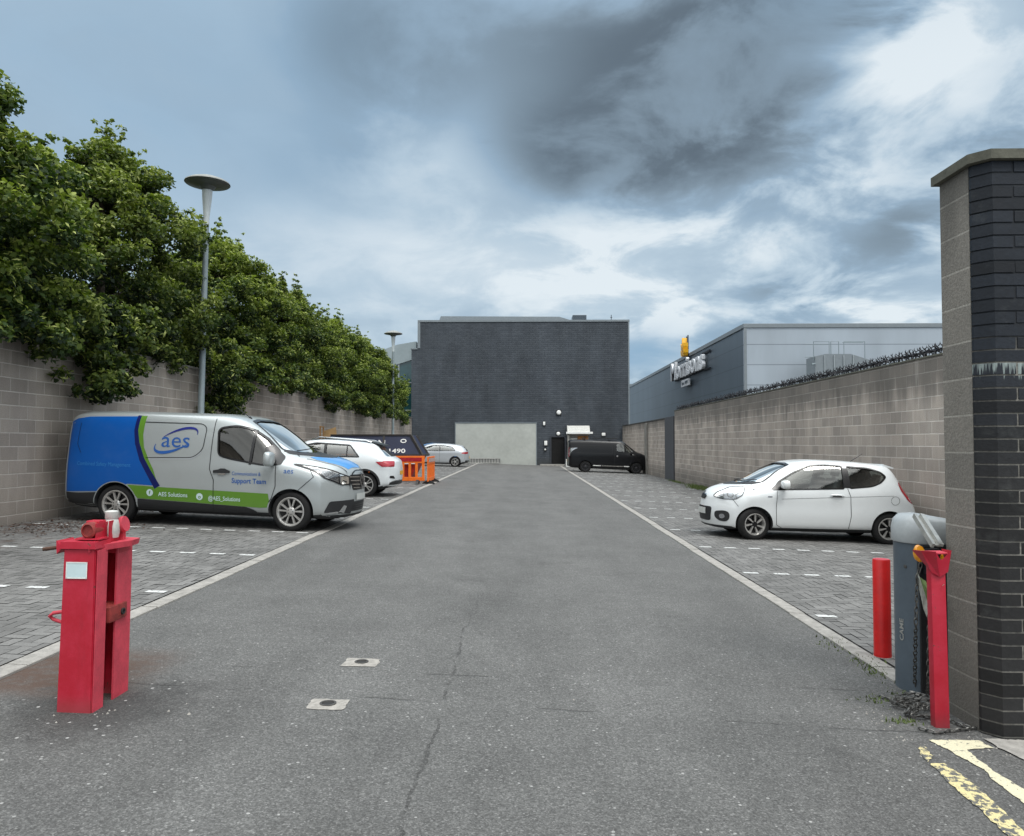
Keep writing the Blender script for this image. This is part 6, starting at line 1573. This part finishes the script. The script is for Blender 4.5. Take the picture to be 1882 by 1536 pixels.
# ================================================================== WORLD, SUN, CAMERA
SUN_EL, SUN_AZ = R_(58), R_(150)     # azimuth measured from +Y clockwise: behind and to the right
W = bpy.data.worlds.new('World'); scn.world = W; W.use_nodes = True; t = NT(W.node_tree)
for n in list(t.n): t.n.remove(n)
out = t.n.new('ShaderNodeOutputWorld'); bg = t.n.new('ShaderNodeBackground')
sky = t.n.new('ShaderNodeTexSky'); sky.sky_type = 'NISHITA'; sky.sun_disc = False; sky.sun_elevation = SUN_EL; sky.sun_rotation = SUN_AZ; sky.air_density = 1.2; sky.dust_density = 1.5
d = t.n.new('ShaderNodeTexCoord').outputs['Generated']; x, y, z = t.sep(d)
az = t.math('ARCTAN2', x, y); el = t.math('ARCSINE', z)
# cloud layer sampled on a plane overhead so that it compresses towards the horizon
den = t.math('ADD', t.math('MAXIMUM', z, 0.), .26)
cp = t.comb(t.math('DIVIDE', x, den), t.math('DIVIDE', y, den), 0.)
n1 = t.noise(cp, 1.25, 7, .55, .2); n2 = t.noise(t.vmath('ADD', cp, (7.3, 2.1, 0)), 3.4, 8, .58, .35); n3 = t.noise(t.vmath('ADD', cp, (1.3, 9.1, 3)), .45, 4, .5)
def blob(a0, e0, sa, se, rot=0.):
    a = t.math('SUBTRACT', az, R_(a0)); e = t.math('SUBTRACT', el, R_(e0))
    c, s_ = math.cos(R_(rot)), math.sin(R_(rot))
    u = t.math('ADD', t.math('MULTIPLY', a, c), t.math('MULTIPLY', e, s_)); v = t.math('ADD', t.math('MULTIPLY', a, -s_), t.math('MULTIPLY', e, c))
    u = t.math('DIVIDE', u, R_(sa)); v = t.math('DIVIDE', v, R_(se))
    return t.math('EXPONENT', t.math('MULTIPLY', t.math('ADD', t.math('MULTIPLY', u, u), t.math('MULTIPLY', v, v)), -1.))
def add(*a):
    r_ = a[0]
    for b_ in a[1:]: r_ = t.math('ADD', r_, b_)
    return r_
def wb(w_, *a): return t.math('MULTIPLY', blob(*a), w_)
# the azimuth / elevation of each cloud mass is jittered by noise so that its edge is ragged
az = t.math('ADD', az, t.math('MULTIPLY_ADD', n2, .22, -.11)); el0 = el; el = t.math('ADD', el, t.math('MULTIPLY_ADD', n1, .14, -.07))
dark = add(wb(.55, -14, 27, 7, 7), wb(.95, 5, 20.5, 8, 3.8, -10), wb(.95, 15.5, 24.5, 10, 5.5, -8), wb(.6, 1.5, 29, 14, 6), wb(.6, 23, 28, 8, 4), wb(.35, -14.5, 17.5, 10, 3.5, -8),
           wb(.55, 24.5, 14, 6, 2.3, 10), wb(.5, 18.5, 10.3, 6, 1.7), wb(.3, -10, 9.5, 7, 1.1), wb(.3, 30, 18, 4, 2))
light = add(wb(.9, 30, 24.5, 4.5, 5, -30), wb(.62, -2.5, 13, 14, 3.4), wb(.45, 13.5, 13, 8, 3), wb(.3, -16, 15, 8, 2), wb(.6, 11.5, 8.5, 4, 1.3), wb(.45, 26, 9.2, 6, 1.7), wb(.25, -6, 20.5, 4, 3), wb(.3, 22, 19, 5, 1.4, -25))
el = el0
dark = t.math('ADD', t.math('MULTIPLY', t.smooth(dark, .22, .95), .85), t.math('MULTIPLY', dark, .25))
nn = t.math('ADD', t.math('MULTIPLY_ADD', n1, 1.1, -.55), t.math('MULTIPLY_ADD', n2, .9, -.45))
rgt = t.smooth(az, R_(-12), R_(14))
puff = t.math('MULTIPLY', t.math('SUBTRACT', t.smooth(n2, .41, .60), .5), t.math('MULTIPLY_ADD', rgt, .17, .04))
val = add(t.math('MULTIPLY', light, .30), t.math('MULTIPLY', t.math('MULTIPLY', dark, t.math('MULTIPLY_ADD', n1, .9, .55)), -.42), t.math('MULTIPLY', nn, t.math('MULTIPLY_ADD', rgt, .34, .22)), puff, .755)
cloud = t.ramp(val, [(.0, (.082, .108, .136)), (.22, (.133, .175, .215)), (.42, (.225, .30, .37)), (.62, (.325, .45, .575)), (.8, (.52, .645, .75)), (1., (.80, .88, .93))])
blue = t.math('MULTIPLY', add(t.math('MULTIPLY', blob(9.2, 6.6, 5, 1.6, 0), 1.0), t.math('MULTIPLY', blob(28, 32, 10, 4, 0), .5), t.math('MULTIPLY', blob(-27, 24, 17, 14, 0), .6)), t.ramp(n2, [(.35, .5), (.6, 1.)]))
cloud = t.mix(t.math('MINIMUM', blue, .85), cloud, (.25, .42, .60, 1))
# unseen sky overhead, behind and beside the camera, brightened to lift the scene
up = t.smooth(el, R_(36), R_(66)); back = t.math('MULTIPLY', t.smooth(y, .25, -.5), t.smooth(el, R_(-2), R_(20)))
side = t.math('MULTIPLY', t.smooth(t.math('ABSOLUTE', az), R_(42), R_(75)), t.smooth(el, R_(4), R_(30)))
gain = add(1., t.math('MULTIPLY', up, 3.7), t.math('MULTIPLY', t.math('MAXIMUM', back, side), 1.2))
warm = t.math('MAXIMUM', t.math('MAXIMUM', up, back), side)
bw_ = t.n.new('ShaderNodeRGBToBW'); t.put(bw_.inputs[0], cloud); lum = bw_.outputs[0]
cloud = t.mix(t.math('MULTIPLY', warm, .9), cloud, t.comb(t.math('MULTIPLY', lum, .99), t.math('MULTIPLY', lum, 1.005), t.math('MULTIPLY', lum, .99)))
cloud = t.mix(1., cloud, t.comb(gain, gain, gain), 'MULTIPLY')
skyc = t.mix(1., sky.outputs[0], (.1, .1, .1, 1), 'MULTIPLY')
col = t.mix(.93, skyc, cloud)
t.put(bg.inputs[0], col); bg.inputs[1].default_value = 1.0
t.l.new(bg.outputs[0], out.inputs[0])

sl = bpy.data.lights.new('sun', 'SUN'); sl.energy = 1.5; sl.angle = R_(18); sl.color = (1, .965, .92)
so = bpy.data.objects.new('sun', sl); COL.objects.link(so)
sd = Vector((math.sin(SUN_AZ) * math.cos(SUN_EL), math.cos(SUN_AZ) * math.cos(SUN_EL), math.sin(SUN_EL)))
so.rotation_euler = sd.to_track_quat('Z', 'Y').to_euler(); so.location = (0, 0, 30)

cd = bpy.data.cameras.new('camera'); co = bpy.data.objects.new('camera', cd); COL.objects.link(co)
cd.sensor_fit = 'HORIZONTAL'; cd.sensor_width = 36; cd.lens = 36 * F / 1882; cd.clip_start = .05; cd.clip_end = 6000
co.location = CAM; co.rotation_euler = CAMR.to_euler(); scn.camera = co
scn.view_settings.view_transform = 'Standard'; scn.view_settings.look = 'None'; scn.view_settings.exposure = 0; scn.view_settings.gamma = 1
scn.render.engine = 'CYCLES'; scn.cycles.use_denoising = True
scn.cycles.max_bounces = 6; scn.cycles.transparent_max_bounces = 12
